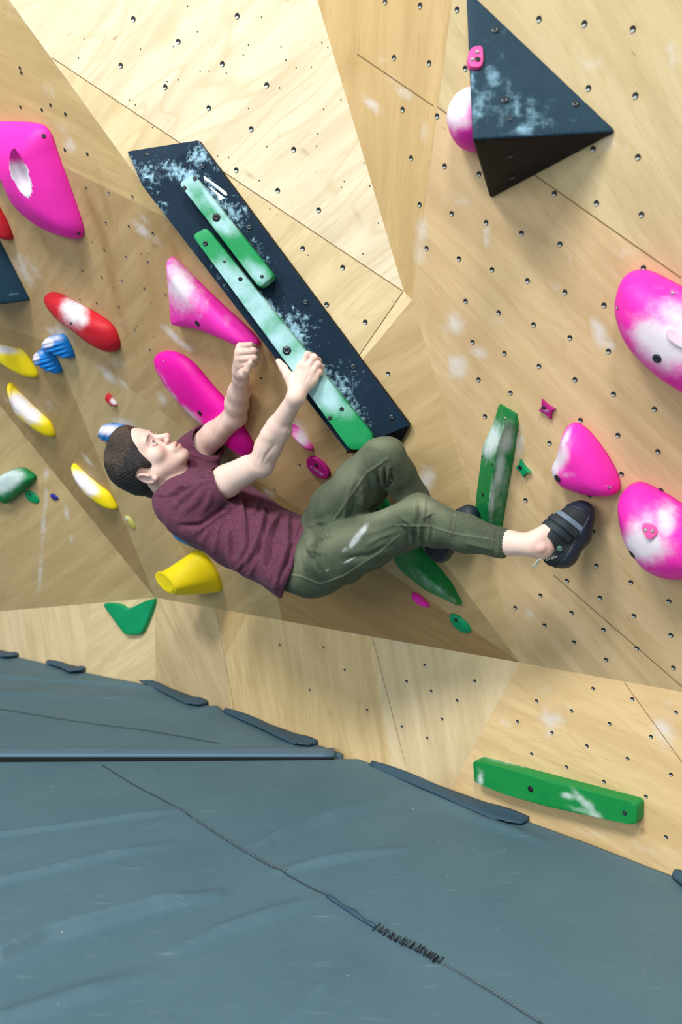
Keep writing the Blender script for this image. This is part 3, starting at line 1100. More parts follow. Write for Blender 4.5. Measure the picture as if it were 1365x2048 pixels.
def vol_build():
    poly = [(283, 369), (256, 303), (398, 283), (820, 850), (795, 892), (702, 902)]
    T = round_poly(poly, 9, 4)
    # rows across the long direction so that the bevel keeps a crisp edge
    a0, a1 = np.array([284, 370.]), np.array([694, 902.])
    b0, b1 = np.array([398, 283.]), np.array([820, 850.])
    V, Fc = [], []
    NU, NV = 90, 26
    for i in range(NU + 1):
        t = i / NU
        for j in range(NV + 1):
            s = j / NV
            q = (a0 + (a1 - a0) * t) * (1 - s) + (b0 + (b1 - b0) * t) * s
            V.append(PL1.hit(q[0], q[1], VH - 0.058 * s))
    top_n = len(V)
    for i in range(NU):
        for j in range(NV):
            a = i * (NV + 1) + j
            Fc.append((a, a + 1, a + NV + 2, a + NV + 1))
    MI = [0] * len(Fc)
    # end bevel facet (grey sheen), triangle fan grid
    e0 = [V[j] for j in range(NV + 1)]
    crn = [PL1.hit(255, 303, .004), PL1.hit(394, 281, .004)]
    K = 14
    base = len(V)
    for i in range(1, K + 1):
        for j in range(NV + 1):
            s = j / NV
            q = crn[0] * (1 - s) + crn[1] * s
            V.append(e0[j] + (q - e0[j]) * i / K)
    for i in range(K):
        for j in range(NV):
            r0 = (lambda jj: jj) if i == 0 else (lambda jj, i=i: base + (i - 1) * (NV + 1) + jj)
            r1 = (lambda jj, i=i: base + i * (NV + 1) + jj)
            Fc.append((r0(j), r1(j), r1(j + 1), r0(j + 1)))
            MI.append(0)
    # lower end bevel
    low = [V[NU * (NV + 1) + j] for j in range(NV + 1)]
    f0, f1 = PL1.hit(692, 907, .002), PL1.hit(797, 896, .002)
    base2 = len(V)
    for j in range(NV + 1):
        s = j / NV
        V.append(f0 * (1 - s) + f1 * s)
    for j in range(NV):
        Fc.append((NU * (NV + 1) + j, NU * (NV + 1) + j + 1, base2 + j + 1, base2 + j))
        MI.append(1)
    # long sides down to the panel
    def side(top_idx, foot):
        b_ = len(V)
        V.extend(foot)
        for i in range(len(top_idx) - 1):
            Fc.append((top_idx[i], top_idx[i + 1], b_ + i + 1, b_ + i))
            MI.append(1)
    li = [base + (i - 1) * (NV + 1) for i in range(K, 0, -1)] + [i * (NV + 1) for i in range(NU + 1)] + [base2]
    side(li, [V[i] - PL1.n * (PL1.n @ (V[i] - PL1.p)) for i in li])
    ri = [base + (i - 1) * (NV + 1) + NV for i in range(K, 0, -1)] + [i * (NV + 1) + NV for i in range(NU + 1)] + [base2 + NV]
    side(ri, [V[i] - PL1.n * (PL1.n @ (V[i] - PL1.p)) for i in ri])
    o = mesh_obj('climbing_volume', V, Fc, [H_BLACK, H_BLACK_SHADED], mat_idx=MI)  # sides and lower end use the black darkened as if shaded
    fix_normals(o)
    o.data.set_sharp_from_angle(angle=math.radians(25))
    add_attr(o, 'chalk', blobs(np.array(V), VC))
    return o


vol = vol_build()
tag(vol, 'long blue-black wooden volume carrying two green rails, gripped by the climber', 'climbing volume')
bolts(vol, [(294, 309, .007), (406, 334, .006), (499, 455, .008), (612, 605, .008), (707, 734, .008), (784, 835, .008)])
VTOP = Plane(np.cross(PL1.hit(702, 902, VH) - PL1.hit(284, 370, VH), PL1.hit(398, 283, VH - .058) - PL1.hit(284, 370, VH)), PL1.hit(284, 370, VH))
lg = empty('logo', VTOP.hit(430, 380))
lg.parent = vol
for i, poly in enumerate([[(407, 352), (411, 353), (453, 384), (455, 390), (453, 392), (447, 388), (418, 364), (409, 360)],
                          [(416, 372), (421, 374), (451, 396), (440, 401.5), (435, 398), (439, 395)]]):
    P = densify(poly, 5)
    s_ = slab('logo_mark', P, VTOP, 0.0012, M_WHITE, h0=0.0, bevel=0.0003, k=3)
    s_.parent = lg
    s_.matrix_parent_inverse = Matrix.Translation(-lg.location)
    s_['label'] = 'white painted slanted logo stripe'

RH = 0.042
r1 = slab('climbing_rail', densify(round_poly([(357, 366), (386, 347), (549, 552), (519, 576)], 9, 5), 8), VTOP, RH, H_RAIL, bevel=.005, k=14,
          chalk=[(385, 365, 40, 26, 0, .8), (400, 400, 30, 40, -38, .55), (425, 400, 12, 60, -38, .85), (445, 450, 40, 20, 30, .75), (460, 450, 26, 26, 0, .7), (515, 548, 40, 18, 40, .75), (372, 380, 18, 40, -38, .8), (520, 545, 20, 16, 0, .7), (505, 545, 22, 22, 0, .6), (400, 440, 8, 40, -38, .6)])
tag(r1, 'shorter, upper green wooden rail screwed on the long black volume', 'climbing rail', 'green rails on the black volume')
r2 = slab('climbing_rail', densify(round_poly([(384, 470), (412, 454), (746, 870), (745, 900), (700, 900)], 9, 5), 8), VTOP, RH, H_RAIL, bevel=.005, k=14,
          chalk=[(450, 545, 40, 30, 30, .7), (480, 570, 40, 40, 0, .85), (520, 620, 50, 50, 0, .85), (560, 680, 46, 46, 0, .82), (600, 730, 50, 50, 0, .85), (640, 780, 46, 46, 0, .85), (660, 800, 26, 34, -38, .9), (690, 820, 30, 20, 30, .4), (690, 850, 30, 14, 40, .15), (630, 770, 40, 20, 50, .8), (720, 870, 30, 30, 0, .12)])
tag(r2, 'longer green wooden rail gripped by the climber, chalked white along its middle', 'climbing rail', 'green rails on the black volume')
bolts(r1, [(390, 357, .006), (369, 376, .006), (433, 435, .011, 1), (524, 553, .005)])
bolts(r2, [(411, 487, .007), (449, 523, .004, 1), (481, 558, .006, 1), (459, 574, .006, 1), (574, 701, .012), (684, 818, .006, 1), (660, 836, .006)])

# ------------------------------------------------------------------ black triangular volumes


def pyramid(name, base, apex, pl, hA, mats, chalk, label, bev=0.006):
    B = [pl.hit(*q, 0.0) for q in base]
    A = pl.hit(apex[0], apex[1], hA)
    bm = bmesh.new()
    vb = [bm.verts.new(p) for p in B]
    va = bm.verts.new(A)
    for i in range(3):
        f = bm.faces.new((vb[i], vb[(i + 1) % 3], va))
    bm.faces.new(vb[::-1])
    bmesh.ops.recalc_face_normals(bm, faces=bm.faces)
    bmesh.ops.bevel(bm, geom=[e for e in bm.edges], offset=bev, segments=3, profile=.5, affect='EDGES')
    bmesh.ops.triangulate(bm, faces=bm.faces)
    for _ in range(5):
        bmesh.ops.subdivide_edges(bm, edges=[e for e in bm.edges if e.calc_length() > .02], cuts=1)
        bmesh.ops.triangulate(bm, faces=bm.faces)
    V = np.array([v.co[:] for v in bm.verts])
    bm.verts.index_update()
    Fc = [[v.index for v in f.verts] for f in bm.faces]
    MI = [1 if f.normal.z < -0.55 else 0 for f in bm.faces]  # downward faces take the black with shade in its colour
    bm.free()
    o = mesh_obj(name, V, Fc, mats, mat_idx=MI)
    o.data.set_sharp_from_angle(angle=math.radians(22))
    add_attr(o, 'chalk', blobs(V, chalk))
    tag(o, label, 'climbing volume', 'black triangular volumes')
    return o


TC = [(1000, 120, 30, 40, 0, .45), (1040, 200, 50, 50, 0, .42), (1110, 200, 50, 40, 20, .32), (970, 240, 20, 30, 0, .6), (985, 180, 8, 60, 5, .7), (1035, 215, 6, 40, -5, .8), (1060, 255, 10, 24, -10, .85), (1085, 250, 8, 30, 0, .7), (1000, 250, 14, 14, 0, .6), (1015, 60, 20, 30, 0, .4), (1160, 240, 40, 16, 0, .35), (950, 170, 14, 40, 0, .5), (985, 150, 26, 34, 0, .72), (965, 195, 20, 20, 0, .7), (955, 215, 18, 40, 10, .85), (1020, 190, 16, 60, 0, .6), (1065, 230, 16, 50, -10, .75), (1045, 260, 26, 16, 0, .9), (1010, 225, 30, 30, 0, .6), (1090, 230, 30, 60, 0, .35), (1000, 70, 30, 12, -20, .5), (960, 78, 20, 10, 0, .5), (945, 160, 4, 30, 0, .9), (1070, 180, 60, 50, 0, .3), (1020, 270, 100, 6, -2, .4)]
tri = pyramid('climbing_volume', [(932, -27), (1238, 263), (981, 399)], (945, 279), PR, 0.20, [H_TRI, H_BLACK_SHADED], TC, 'big black triangular volume at the top right with a tiny pink hold on it')
bolts(tri, [(991, 60, .009), (1010, 200, .008), (1152, 208, .008), (1020, 239, .005), (1021, 312, .007), (1026, 355, .007)])
tri2 = pyramid('climbing_volume', [(-160, 470), (0, 478), (63, 602)][::-1], (-70, 620), PD, 0.16, [H_TRI, H_BLACK_SHADED], [(24, 588, 30, 8, -10, .6), (30, 575, 6, 4, 0, .5)], 'black triangular volume cut off by the left edge of the photo')

# ------------------------------------------------------------------ big pink holds


def H(name, outline, pl, h, mat, label, group=None, bl=(), cat=HC, **kw):
    o = dome(name, outline, pl, h, mat, **kw)
    tag(o, label, cat, group)
    if bl:
        bolts(o, bl)
    return o


jug = H('climbing_hold', [(-60, 250), (0, 245), (72, 247), (98, 262), (118, 310), (145, 380), (168, 450), (166, 474), (150, 476), (105, 462), (62, 430), (38, 390), (18, 345), (0, 318), (-60, 300)], PD, 0.10, H_PINK,
        'large pink jug hold with a chalky white pocket, top left of the wall', G_P, peak=(60, 350), p=2.0, nr=26, n=120)
# carve the finger pocket
bvj = bvh_of(jug)
c, nrm = surf(bvj, 38, 345)
cut_bm = bmesh.new()
bmesh.ops.create_icosphere(cut_bm, subdivisions=4, radius=1.0)
axu = unit(PD.hit(52, 385) - PD.hit(22, 305))
axv = unit(np.cross(nrm, axu))
axn = np.cross(axu, axv)
for v in cut_bm.verts:
    q = np.array(v.co)
    v.co = c + axu * q[0] * .066 + axv * q[1] * .031 + axn * q[2] * .045
cme = bpy.data.meshes.new('pocket_cutter')
cut_bm.to_mesh(cme)
cut_bm.free()
cob = bpy.data.objects.new('pocket_cutter', cme)
COL.objects.link(cob)
md = jug.modifiers.new('pocket', 'BOOLEAN')
md.operation = 'DIFFERENCE'
md.object = cob
dg = bpy.context.evaluated_depsgraph_get()
nme = bpy.data.meshes.new_from_object(jug.evaluated_get(dg))
jug.modifiers.clear()
jug.data = nme
bpy.data.objects.remove(cob)
JV = np.array([v.co[:] for v in nme.vertices])
inside = np.linalg.norm(np.column_stack([(JV - c) @ axu / .066, (JV - c) @ axv / .031, (JV - c) @ axn / .045]), axis=1)
qj = project(JV)
lowpart = np.clip((qj[:, 1] - 312) / 30, 0, 1)
add_attr(jug, 'chalk', np.where(inside < 1.03, 1.3 * lowpart + .1, np.where(inside < 1.12, .9 * lowpart, 0)))
bolts(jug, [(87, 272, .006), (158, 467, .005)])

H('climbing_hold', [(338, 522), (346, 520), (366, 538), (400, 570), (445, 610), (490, 648), (522, 680), (521, 690), (508, 692), (480, 682), (440, 668), (400, 656), (350, 651), (342, 645), (340, 590)], PD, 0.06, H_PINK,
  'pink wedge hold with chalked wide end, left beside the long black volume', G_P, bl=[(395, 647, .009, 1), (509, 689, .004)], peak=(410, 615), p=3.2, chalk=[(360, 570, 34, 60, -10, .95), (385, 600, 40, 40, 0, .5), (455, 640, 12, 20, 0, .35), (400, 625, 10, 20, 0, .3)])
H('climbing_hold', [(305, 722), (318, 707), (350, 706), (385, 724), (420, 762), (462, 810), (495, 860), (510, 892), (498, 912), (470, 896), (430, 864), (390, 835), (350, 795), (320, 757)], PD, 0.05, H_PINKD,
  'long tongue-shaped magenta hold behind the climber\'s raised arm', G_P, bl=[(400, 826, .009, 1), (328, 722, .003)], p=3.0, chalk=[(345, 795, 8, 30, -35, .7), (380, 830, 10, 40, -50, .8), (325, 755, 6, 30, -30, .4), (392, 845, 8, 20, -40, .5)])
H('climbing_hold', [(1103, 938), (1118, 905), (1130, 866), (1142, 848), (1162, 847), (1188, 868), (1215, 905), (1236, 945), (1241, 975), (1228, 988), (1190, 990), (1140, 980), (1115, 966)], PR, 0.075, H_PINK,
  'rounded triangular pink hold just above the outstretched climbing shoe', G_P, bl=[(1116, 957, .010), (1220, 975, .004)], peak=(1170, 930), p=2.6, chalk=[(1108, 930, 16, 50, 12, 1.2), (1125, 915, 16, 40, 20, .85), (1130, 880, 8, 30, 25, .9), (1130, 950, 24, 10, 0, .45), (1215, 972, 12, 4, 0, .3)])
p30 = H('climbing_hold', [(1240, 1010), (1246, 984), (1272, 968), (1300, 972), (1365, 1006), (1430, 1060), (1440, 1130), (1375, 1160), (1325, 1159), (1290, 1140), (1266, 1108), (1246, 1068)], PR, 0.11, H_PINK,
        'big pink hold with white chalk ring at photo right edge, lower of two', G_P, bl=[(1265, 1109, .011)], peak=(1310, 1065), p=2.4,
        chalk=[(1290, 1090, 50, 36, 10, 1.2), (1275, 1060, 26, 40, 20, .8), (1330, 1040, 30, 40, 0, .9), (1300, 1040, 40, 30, 0, .6), (1260, 1080, 14, 30, 0, .7), (1310, 1145, 50, 6, 5, .35)])
p31 = H('climbing_hold', [(1229, 625), (1233, 585), (1250, 552), (1285, 543), (1330, 558), (1400, 598), (1490, 680), (1470, 790), (1410, 800), (1340, 768), (1290, 730), (1247, 680)], PR, 0.11, H_PINK,
        'huge pink hold covered in white chalk at photo right edge, upper of two', G_P, bl=[(1315, 717, .010), (1236, 616, .004), (1345, 587, .004)], peak=(1360, 670), p=2.4,
        chalk=[(1330, 690, 70, 50, 30, 1.2), (1290, 670, 30, 40, -20, .95), (1350, 630, 60, 40, 30, .75), (1310, 620, 30, 26, 0, .5), (1390, 690, 80, 60, 30, 1.1), (1280, 700, 20, 20, 0, .6), (1270, 600, 30, 40, 0, .2)])
ball = H('climbing_hold', [(894, 238), (900, 205), (920, 180), (960, 170), (1000, 190), (1015, 240), (1000, 290), (960, 306), (925, 300), (903, 272)], PR, 0.09, H_PINK,
         'round chalked pink sloper peeking out left of the big black triangular volume', G_P, p=2.0, peak=(955, 240), chalk=[(910, 210, 34, 50, 10, 1.3), (915, 240, 40, 24, 0, .8), (930, 190, 40, 30, 0, 1.2)])


def jib(outline, target, mat, label, h, name='foothold', group=G_F, bl=(), chalk=(), bev=.002):
    """small screw-on piece standing on another surface"""
    P = np.array(outline, float)
    c0 = P.mean(0)
    loc, n = surf(bvh_of(target), *c0)
    pl = Plane(n, loc)
    o = slab(name, densify(smooth_closed(P, 20), 8), pl, h, mat, h0=-.006, bevel=bev, chalk=chalk, k=4)
    tag(o, label, 'foothold', group)
    bolts(o, bl)
    return o


jib([(936, 112), (942, 97), (952, 92), (965, 93), (967, 122), (960, 133), (944, 133), (938, 125)], tri, H_PINKL, 'tiny light pink screw-on hold on the big black triangular volume', .008, bl=[(956, 119, .006, 1), (955, 104, .004), (945, 119, .004)])
jib([(1285, 1052), (1296, 1046), (1313, 1054), (1314, 1068), (1303, 1078), (1293, 1075)], p30, H_PINKL, 'tiny light pink screw-on grip in the chalk ring of the lower right pink hold', .006, bl=[(1306, 1062, .004), (1292, 1060, .004)])
jib([(1333, 665), (1340, 657), (1380, 678), (1385, 700), (1368, 698), (1340, 682)], p31, H_PINKL, 'small oblong screw-on grip buried in chalk on the huge upper right pink hold', .005, chalk=[(1360, 680, 60, 60, 0, .8)])

# ------------------------------------------------------------------ red, blue, yellow, green holds on the left
H('climbing_hold', [(-70, 440), (-50, 410), (-10, 405), (6, 424), (20, 450), (28, 474), (22, 478), (0, 466), (-40, 470)], PD, 0.05, H_RED, 'red hold tip cut off by the left photo edge below the large pink jug')
H('climbing_hold', [(85, 596), (95, 588), (118, 592), (150, 606), (190, 625), (225, 647), (240, 675), (240, 697), (228, 702), (200, 690), (165, 665), (125, 640), (98, 618)], PD, 0.06, H_RED,
  'long red crimp hold with a white chalked middle', bl=[(142, 646, .005, 1)], p=2.6, chalk=[(150, 625, 26, 30, 30, 1.1), (135, 612, 16, 22, 30, .95), (165, 640, 14, 20, 20, .9)])


def ribs(ang, per, amp):
    a = math.radians(ang)
    return lambda q: amp * np.sin((q[:, 0] * math.cos(a) + q[:, 1] * math.sin(a)) / per * 6.283)


H('climbing_hold', [(82, 688), (92, 676), (115, 669), (131, 670), (143, 688), (151, 712), (138, 713), (115, 706), (92, 702), (84, 697)], PD, 0.05, H_BLUE, 'upper of two touching ribbed blue holds on the left', 'ribbed blue holds', chalk=[(95, 684, 18, 12, -20, 1.1), (112, 676, 16, 8, 0, .8)], bump=ribs(75, 9, .0035), p=2.2)
H('climbing_hold', [(64, 714), (72, 704), (88, 699), (108, 704), (118, 720), (126, 742), (112, 743), (90, 732), (70, 728)], PD, 0.05, H_BLUE, 'lower of two touching ribbed blue holds on the left', 'ribbed blue holds', chalk=[(70, 714, 10, 12, 0, 1.1), (82, 705, 8, 6, 0, .5)], bump=ribs(75, 9, .0035), p=2.2)
H('climbing_hold', [(195, 866), (202, 853), (222, 848), (246, 850), (275, 860), (280, 880), (250, 886), (222, 883), (200, 877)], PD, 0.05, H_BLUE, 'ribbed blue hold with white chalk right behind the climber\'s hair', 'ribbed blue holds', chalk=[(215, 860, 28, 12, 0, 1.1), (235, 856, 14, 10, 0, .6)], bump=ribs(20, 10, .004), p=2.2)
H('climbing_hold', [(341, 1058), (350, 1040), (380, 1030), (410, 1050), (420, 1090), (395, 1095), (370, 1086), (350, 1076)], PD, 0.05, H_BLUE, 'smooth blue hold half hidden behind the climber\'s back', p=2.0)
H('climbing_hold', [(-40, 690), (0, 690), (30, 695), (45, 698), (62, 718), (78, 748), (70, 753), (40, 738), (0, 718), (-40, 712)], PD, 0.05, H_YELLOW, 'yellow hold with white chalk cut off by left photo edge, next to blue holds', 'yellow crescent holds', chalk=[(0, 698, 40, 10, 5, 1.2), (20, 702, 20, 6, 0, .7)], p=2.2)
H('climbing_hold', [(10, 772), (18, 770), (26, 780), (50, 800), (80, 825), (102, 843), (112, 868), (104, 872), (80, 860), (50, 842), (28, 822), (18, 800)], PD, 0.055, H_YELLOW, 'yellow crescent hold with white chalked middle near the left photo edge', 'yellow crescent holds', chalk=[(40, 810, 30, 22, 40, 1.3), (62, 828, 26, 20, 35, 1.2), (24, 792, 10, 10, 0, .8)], p=2.2)
H('climbing_hold', [(137, 933), (146, 936), (165, 950), (195, 970), (220, 985), (236, 1013), (228, 1017), (200, 1003), (170, 985), (150, 960), (140, 944)], PD, 0.055, H_YELLOW, 'yellow crescent hold with white chalked middle left below the climber\'s head', 'yellow crescent holds', chalk=[(165, 963, 30, 18, 40, 1.3), (182, 978, 18, 16, 30, 1.2), (150, 946, 8, 8, 0, .7)], p=2.2)
H('climbing_hold', [(-30, 975), (-5, 955), (30, 937), (50, 936), (68, 946), (74, 955), (60, 972), (35, 992), (14, 1007), (6, 1004), (-20, 1000)], PD3, 0.06, H_GREEN, 'blocky green hold with chalked white face at the left photo edge', chalk=[(15, 960, 34, 20, -25, 1.3), (0, 970, 30, 20, 0, 1.2)], p=3.4, peak=(22, 962))
f1 = H('foothold', [(50, 985), (58, 981), (70, 986), (79, 997), (77, 1006), (65, 1005), (53, 996)], PD3, 0.012, H_GREENB, 'small green oval foothold under the blocky green hold', G_F, bl=[(60, 989, .005, 1)], p=3, cat='foothold')
H('foothold', [(100, 990), (107, 987), (116, 993), (118, 998), (110, 1000), (103, 996)], PD3, 0.014, H_NAVY, 'tiny dark blue foothold right of the small green oval', G_F, cat='foothold', n=40, nr=8)
H('foothold', [(249, 1033), (258, 1032), (268, 1043), (272, 1057), (264, 1056), (254, 1046)], PD, 0.012, H_OLIVE, 'small pale yellow foothold on the bare panel below the climber\'s head', G_F, bl=[(254, 1040, .004, 1)], cat='foothold', n=40, nr=8, chalk=[(254, 1038, 6, 5, 0, .7)])
H('foothold', [(209, 797), (217, 786), (226, 794), (236, 808), (233, 813), (220, 808)], PD, 0.018, H_RED, 'tiny red and white foothold above the blue hold behind the hair', G_F, cat='foothold', n=40, nr=8, chalk=[(228, 803, 9, 7, 40, 1.2)])
H('foothold', [(580, 856), (590, 852), (605, 862), (620, 880), (627, 896), (620, 903), (605, 896), (592, 880)], PD, 0.03, H_PINK, 'small chalk-covered pink foothold beside the gripping forearm', G_F, cat='foothold', bump=ribs(130, 12, .002), chalk=[(605, 875, 22, 18, 50, 1.0), (590, 862, 10, 10, 0, .5)])
d21 = slab('foothold', densify(smooth_closed([(612, 924), (618, 915), (632, 919), (648, 932), (657, 947), (654, 957), (644, 958), (628, 950), (616, 938)], 40), 9), PD, 0.012, H_PURPLE, bevel=.003, k=6)
tag(d21, 'flat purple oval foothold with lettering, above the bent left thigh', 'foothold', G_F)
bolts(d21, [(633, 930, .006, 1)])


def relief_text(txt, a, b, pl, off, size, mat, parent, squash=1.0):
    """raised lettering from pixel a towards pixel b on the plane"""
    cu = bpy.data.curves.new('lettering', 'FONT')
    cu.body = txt
    cu.size = size
    cu.extrude = 0.0006
    tmp = bpy.data.objects.new('lettering', cu)
    COL.objects.link(tmp)
    dg_ = bpy.context.evaluated_depsgraph_get()
    me = bpy.data.meshes.new_from_object(tmp.evaluated_get(dg_))
    bpy.data.objects.remove(tmp)
    A, B = pl.hit(*a, off), pl.hit(*b, off)
    x = unit(B - A)
    y = np.cross(pl.n, x)
    ww = max(v.co.x for v in me.vertices)
    sx = np.linalg.norm(B - A) / ww
    V = [A + x * v.co.x * sx + y * v.co.y * squash + pl.n * v.co.z for v in me.vertices]
    return mesh_obj('lettering', V, [tuple(p.vertices) for p in me.polygons], mat, parent=parent, smooth=False)


relief_text('AGRIPP', (620, 934), (646, 954), PD, .0125, .016, M_GREYTXT, d21)


def star(pts, mat, label, bl, chalk=()):
    P = np.array(pts, float)
    out = []
    k = len(P)
    c = P.mean(0)
    for i in range(k):
        a, b = P[i], P[(i + 1) % k]
        mid = c + ((a + b) / 2 - c) * .58
        for t in np.linspace(0, 1, 10, endpoint=False):
            out.append((1 - t) ** 2 * a + 2 * t * (1 - t) * mid + t * t * b)
    o = slab('foothold', out, PR, 0.010, mat, bevel=.0025, k=5, chalk=chalk)
    tag(o, label, 'foothold', G_F)
    bolts(o, bl)
    return o


star7 = star([(1083, 800), (1109, 819), (1101, 840), (1077, 822)], H_PURPLE, 'small purple four-pointed star foothold left of the pink triangular hold', [(1088, 816, .005, 1)], [(1092, 822, 10, 3, 20, .4)])
relief_text('agripp', (1086, 822), (1099, 823), PR, .0105, .010, M_GREYTXT, star7)
star([(1040, 920), (1060, 946), (1047, 956), (1030, 935)], H_GREENB, 'small green four-pointed star foothold right of the long green ridge hold', [(1041, 935, .006, 1)])
H('foothold', [(822, 1190), (830, 1186), (842, 1190), (856, 1204), (860, 1213), (848, 1214), (832, 1206)], PD, 0.02, H_PINK, 'small pink foothold under the climber\'s lower legs, left of green oval', G_F, cat='foothold', n=44, nr=8)
f25 = H('foothold', [(899, 1232), (908, 1227), (922, 1233), (938, 1248), (943, 1262), (932, 1267), (916, 1260), (904, 1248)], PD, 0.014, H_GREENB, 'green oval foothold low on the wall just above the kicker', G_F, bl=[(913, 1240, .006, 1)], cat='foothold', p=3)

# ribbed ridge holds (left edge, ridge, right edge)


def ridge(name, L, M, R, pl, hm, mat, label, chalk, he=0.012, n=40, tip=True):
    L, M, R = dense(L, n), dense(M, n), dense(R, n)
    V, Fc = [], []
    na = 8
    rows = []
    for i in range(n):
        t = i / (n - 1)
        k_ = min(1, 6 * t, 6 * (1 - t)) if tip else 1
        hh = he + (hm - he) * (0.35 + .65 * k_)
        a, m_, b = pl.hit(*L[i], he), pl.hit(*M[i], hh), pl.hit(*R[i], he)
        row = [a - pl.n * (he + .002)]
        row += [a + (m_ - a) * s for s in np.linspace(0, 1, na)]
        row += [m_ + (b - m_) * s for s in np.linspace(0, 1, na)[1:]]
        row += [b - pl.n * (he + .002)]
        rows.append(row)
    k = len(rows[0])
    V = np.array(rows).reshape(-1, 3)
    for i in range(n - 1):
        for j in range(k - 1):
            a = i * k + j
            Fc.append((a, a + 1, a + k + 1, a + k))
        Fc.append((i * k, (i + 1) * k, (i + 1) * k + k - 1, i * k + k - 1))
    Fc.append(tuple(range(k)))
    Fc.append(tuple((n - 1) * k + j for j in range(k))[::-1])
    o = mesh_obj(name, V, Fc, mat)
    fix_normals(o)
    o.data.set_sharp_from_angle(angle=math.radians(24))
    add_attr(o, 'chalk', blobs(V, chalk))
    tag(o, label, HC, 'green ridge holds')
    return o


g26 = ridge('climbing_hold', [(998, 811), (988, 845), (966, 893), (960, 940), (954, 985), (948, 1046)], [(1006, 812), (1010, 850), (992, 905), (986, 960), (980, 1010), (976, 1054)], [(1030, 830), (1034, 848), (1026, 905), (1016, 965), (1006, 1025), (1000, 1062)], PR, 0.06, H_GREEN,
            'long upright green ridge hold, chalked white, above the outstretched shin', [(985, 880, 16, 40, 15, 1.1), (1010, 880, 20, 40, 10, .8), (1000, 940, 12, 70, 8, .75), (975, 900, 14, 20, 0, .9), (985, 1000, 6, 50, 5, .8), (1000, 1010, 16, 40, 10, .35), (1010, 960, 14, 50, 8, .45), (968, 880, 10, 30, 15, .5)])
bolts(g26, [(1010, 836, .004), (986, 929, .004, 1), (965, 913, .004, 1), (966, 989, .006, 1)])
g23 = ridge('climbing_hold', [(690, 960), (735, 1018), (778, 1098), (800, 1140), (850, 1180), (914, 1211)], [(712, 955), (760, 1020), (800, 1090), (835, 1135), (880, 1175), (918, 1211)], [(735, 950), (775, 1010), (830, 1088), (866, 1128), (900, 1170), (921, 1210)], PD, 0.05, H_GREEN,
            'long dark green ridge hold slanting down behind the climber\'s legs', [(850, 1160, 50, 14, 40, .42), (880, 1180, 30, 12, 35, .45), (820, 1110, 30, 20, 40, .3), (905, 1200, 16, 8, 30, .4)])

# yellow horn
def horn():
    base = smooth_closed([(386, 1104), (402, 1102), (420, 1118), (438, 1148), (446, 1174), (440, 1184), (420, 1182), (398, 1172), (385, 1140)], 48)
    B = PD.hits(base)
    bc = B.mean(0)
    tipc = PD.hit(337, 1160, 0.15)
    tn = unit(tipc - PD.hit(395, 1142, .03))
    tip_px = smooth_closed([(312, 1150), (318, 1143), (330, 1146), (345, 1160), (352, 1174), (346, 1184), (334, 1182), (318, 1166)], 48)
    ptip = Plane(tn, tipc)
    T = ptip.hits(tip_px)
    # align start angles of both rings
    def order(P, c, n):
        eu = unit(np.cross([0, 0, 1.0], n)); ev = np.cross(n, eu)
        a = np.arctan2((P - c) @ ev, (P - c) @ eu)
        o = np.argsort(a)
        return P[o], a[o]
    eu = unit(np.cross([0, 0, 1.0], PD.n))
    Bq, ba = order(B, bc, PD.n)
    Tq, ta = order(T, T.mean(0), PD.n)
    tc = T.mean(0)
    rings = []
    K = 18
    for i in range(K + 1):
        t = i / K
        f_ = 1 - (1 - t) ** 1.7         # flares out quickly towards the wall
        rings.append(Bq * (1 - f_) + Tq * f_ - PD.n * 0.0 + (PD.n * 0.02 * math.sin(math.pi * t)))
    rings[0] = rings[0] - PD.n * .003
    dirc = unit(tc - bc)
    for s, d_ in ((.97, .004), (.92, .006), (.84, .006), (.78, .005), (.4, .005)):
        rings.append(tc + (Tq - tc) * s + tn * d_)
    n = 48
    V = np.vstack(rings + [(tc + tn * .005)[None]])
    Fc = []
    for i in range(len(rings) - 1):
        for j in range(n):
            Fc.append((i * n + j, i * n + (j + 1) % n, (i + 1) * n + (j + 1) % n, (i + 1) * n + j))
    for j in range(n):
        Fc.append(((len(rings) - 1) * n + j, (len(rings) - 1) * n + (j + 1) % n, len(V) - 1))
    Fc.append(tuple(range(n))[::-1])
    o = mesh_obj('climbing_hold', V, Fc, H_YELLOW)
    fix_normals(o)
    add_attr(o, 'chalk', np.zeros(len(V)))
    tag(o, 'yellow horn-shaped hold sticking out under the climber\'s back', HC)


horn()
bat = slab('climbing_hold', densify(smooth_closed([(206, 1212), (212, 1207), (236, 1210), (250, 1218), (266, 1213), (285, 1204), (303, 1198), (307, 1202), (300, 1225), (290, 1250), (280, 1268), (268, 1271), (250, 1270), (240, 1260), (224, 1238)], 60), 12), PKL, 0.03, H_GREENB, bevel=.012, k=8)
tag(bat, 'green bat-shaped hold on the pale kicker at the left', HC)
rk = slab('climbing_rail', densify(round_poly([(945, 1525), (952, 1521), (1268, 1606), (1275, 1611), (1274, 1648), (1262, 1650), (1100, 1616), (1010, 1590), (948, 1565)], 6, 3), 9), PK, 0.045, H_RAILK, bevel=.006, k=14,
          chalk=[(960, 1560, 8, 20, 10, .8), (956, 1550, 4, 30, 0, .6), (1165, 1600, 8, 34, -40, .75), (1180, 1615, 12, 24, -35, .65), (1140, 1592, 24, 8, 15, .7), (1190, 1630, 16, 10, 10, .8), (1160, 1620, 30, 8, 15, .5), (1010, 1525, 60, 4, 15, .6)])
tag(rk, 'long green wooden rail on the kicker just above the mats', 'climbing rail')
bolts(rk, [(1062, 1578, .009, 1), (1250, 1626, .006)])
# ------------------------------------------------------------------ sculpting field: smooth unions of tapered shapes, meshed as one skin


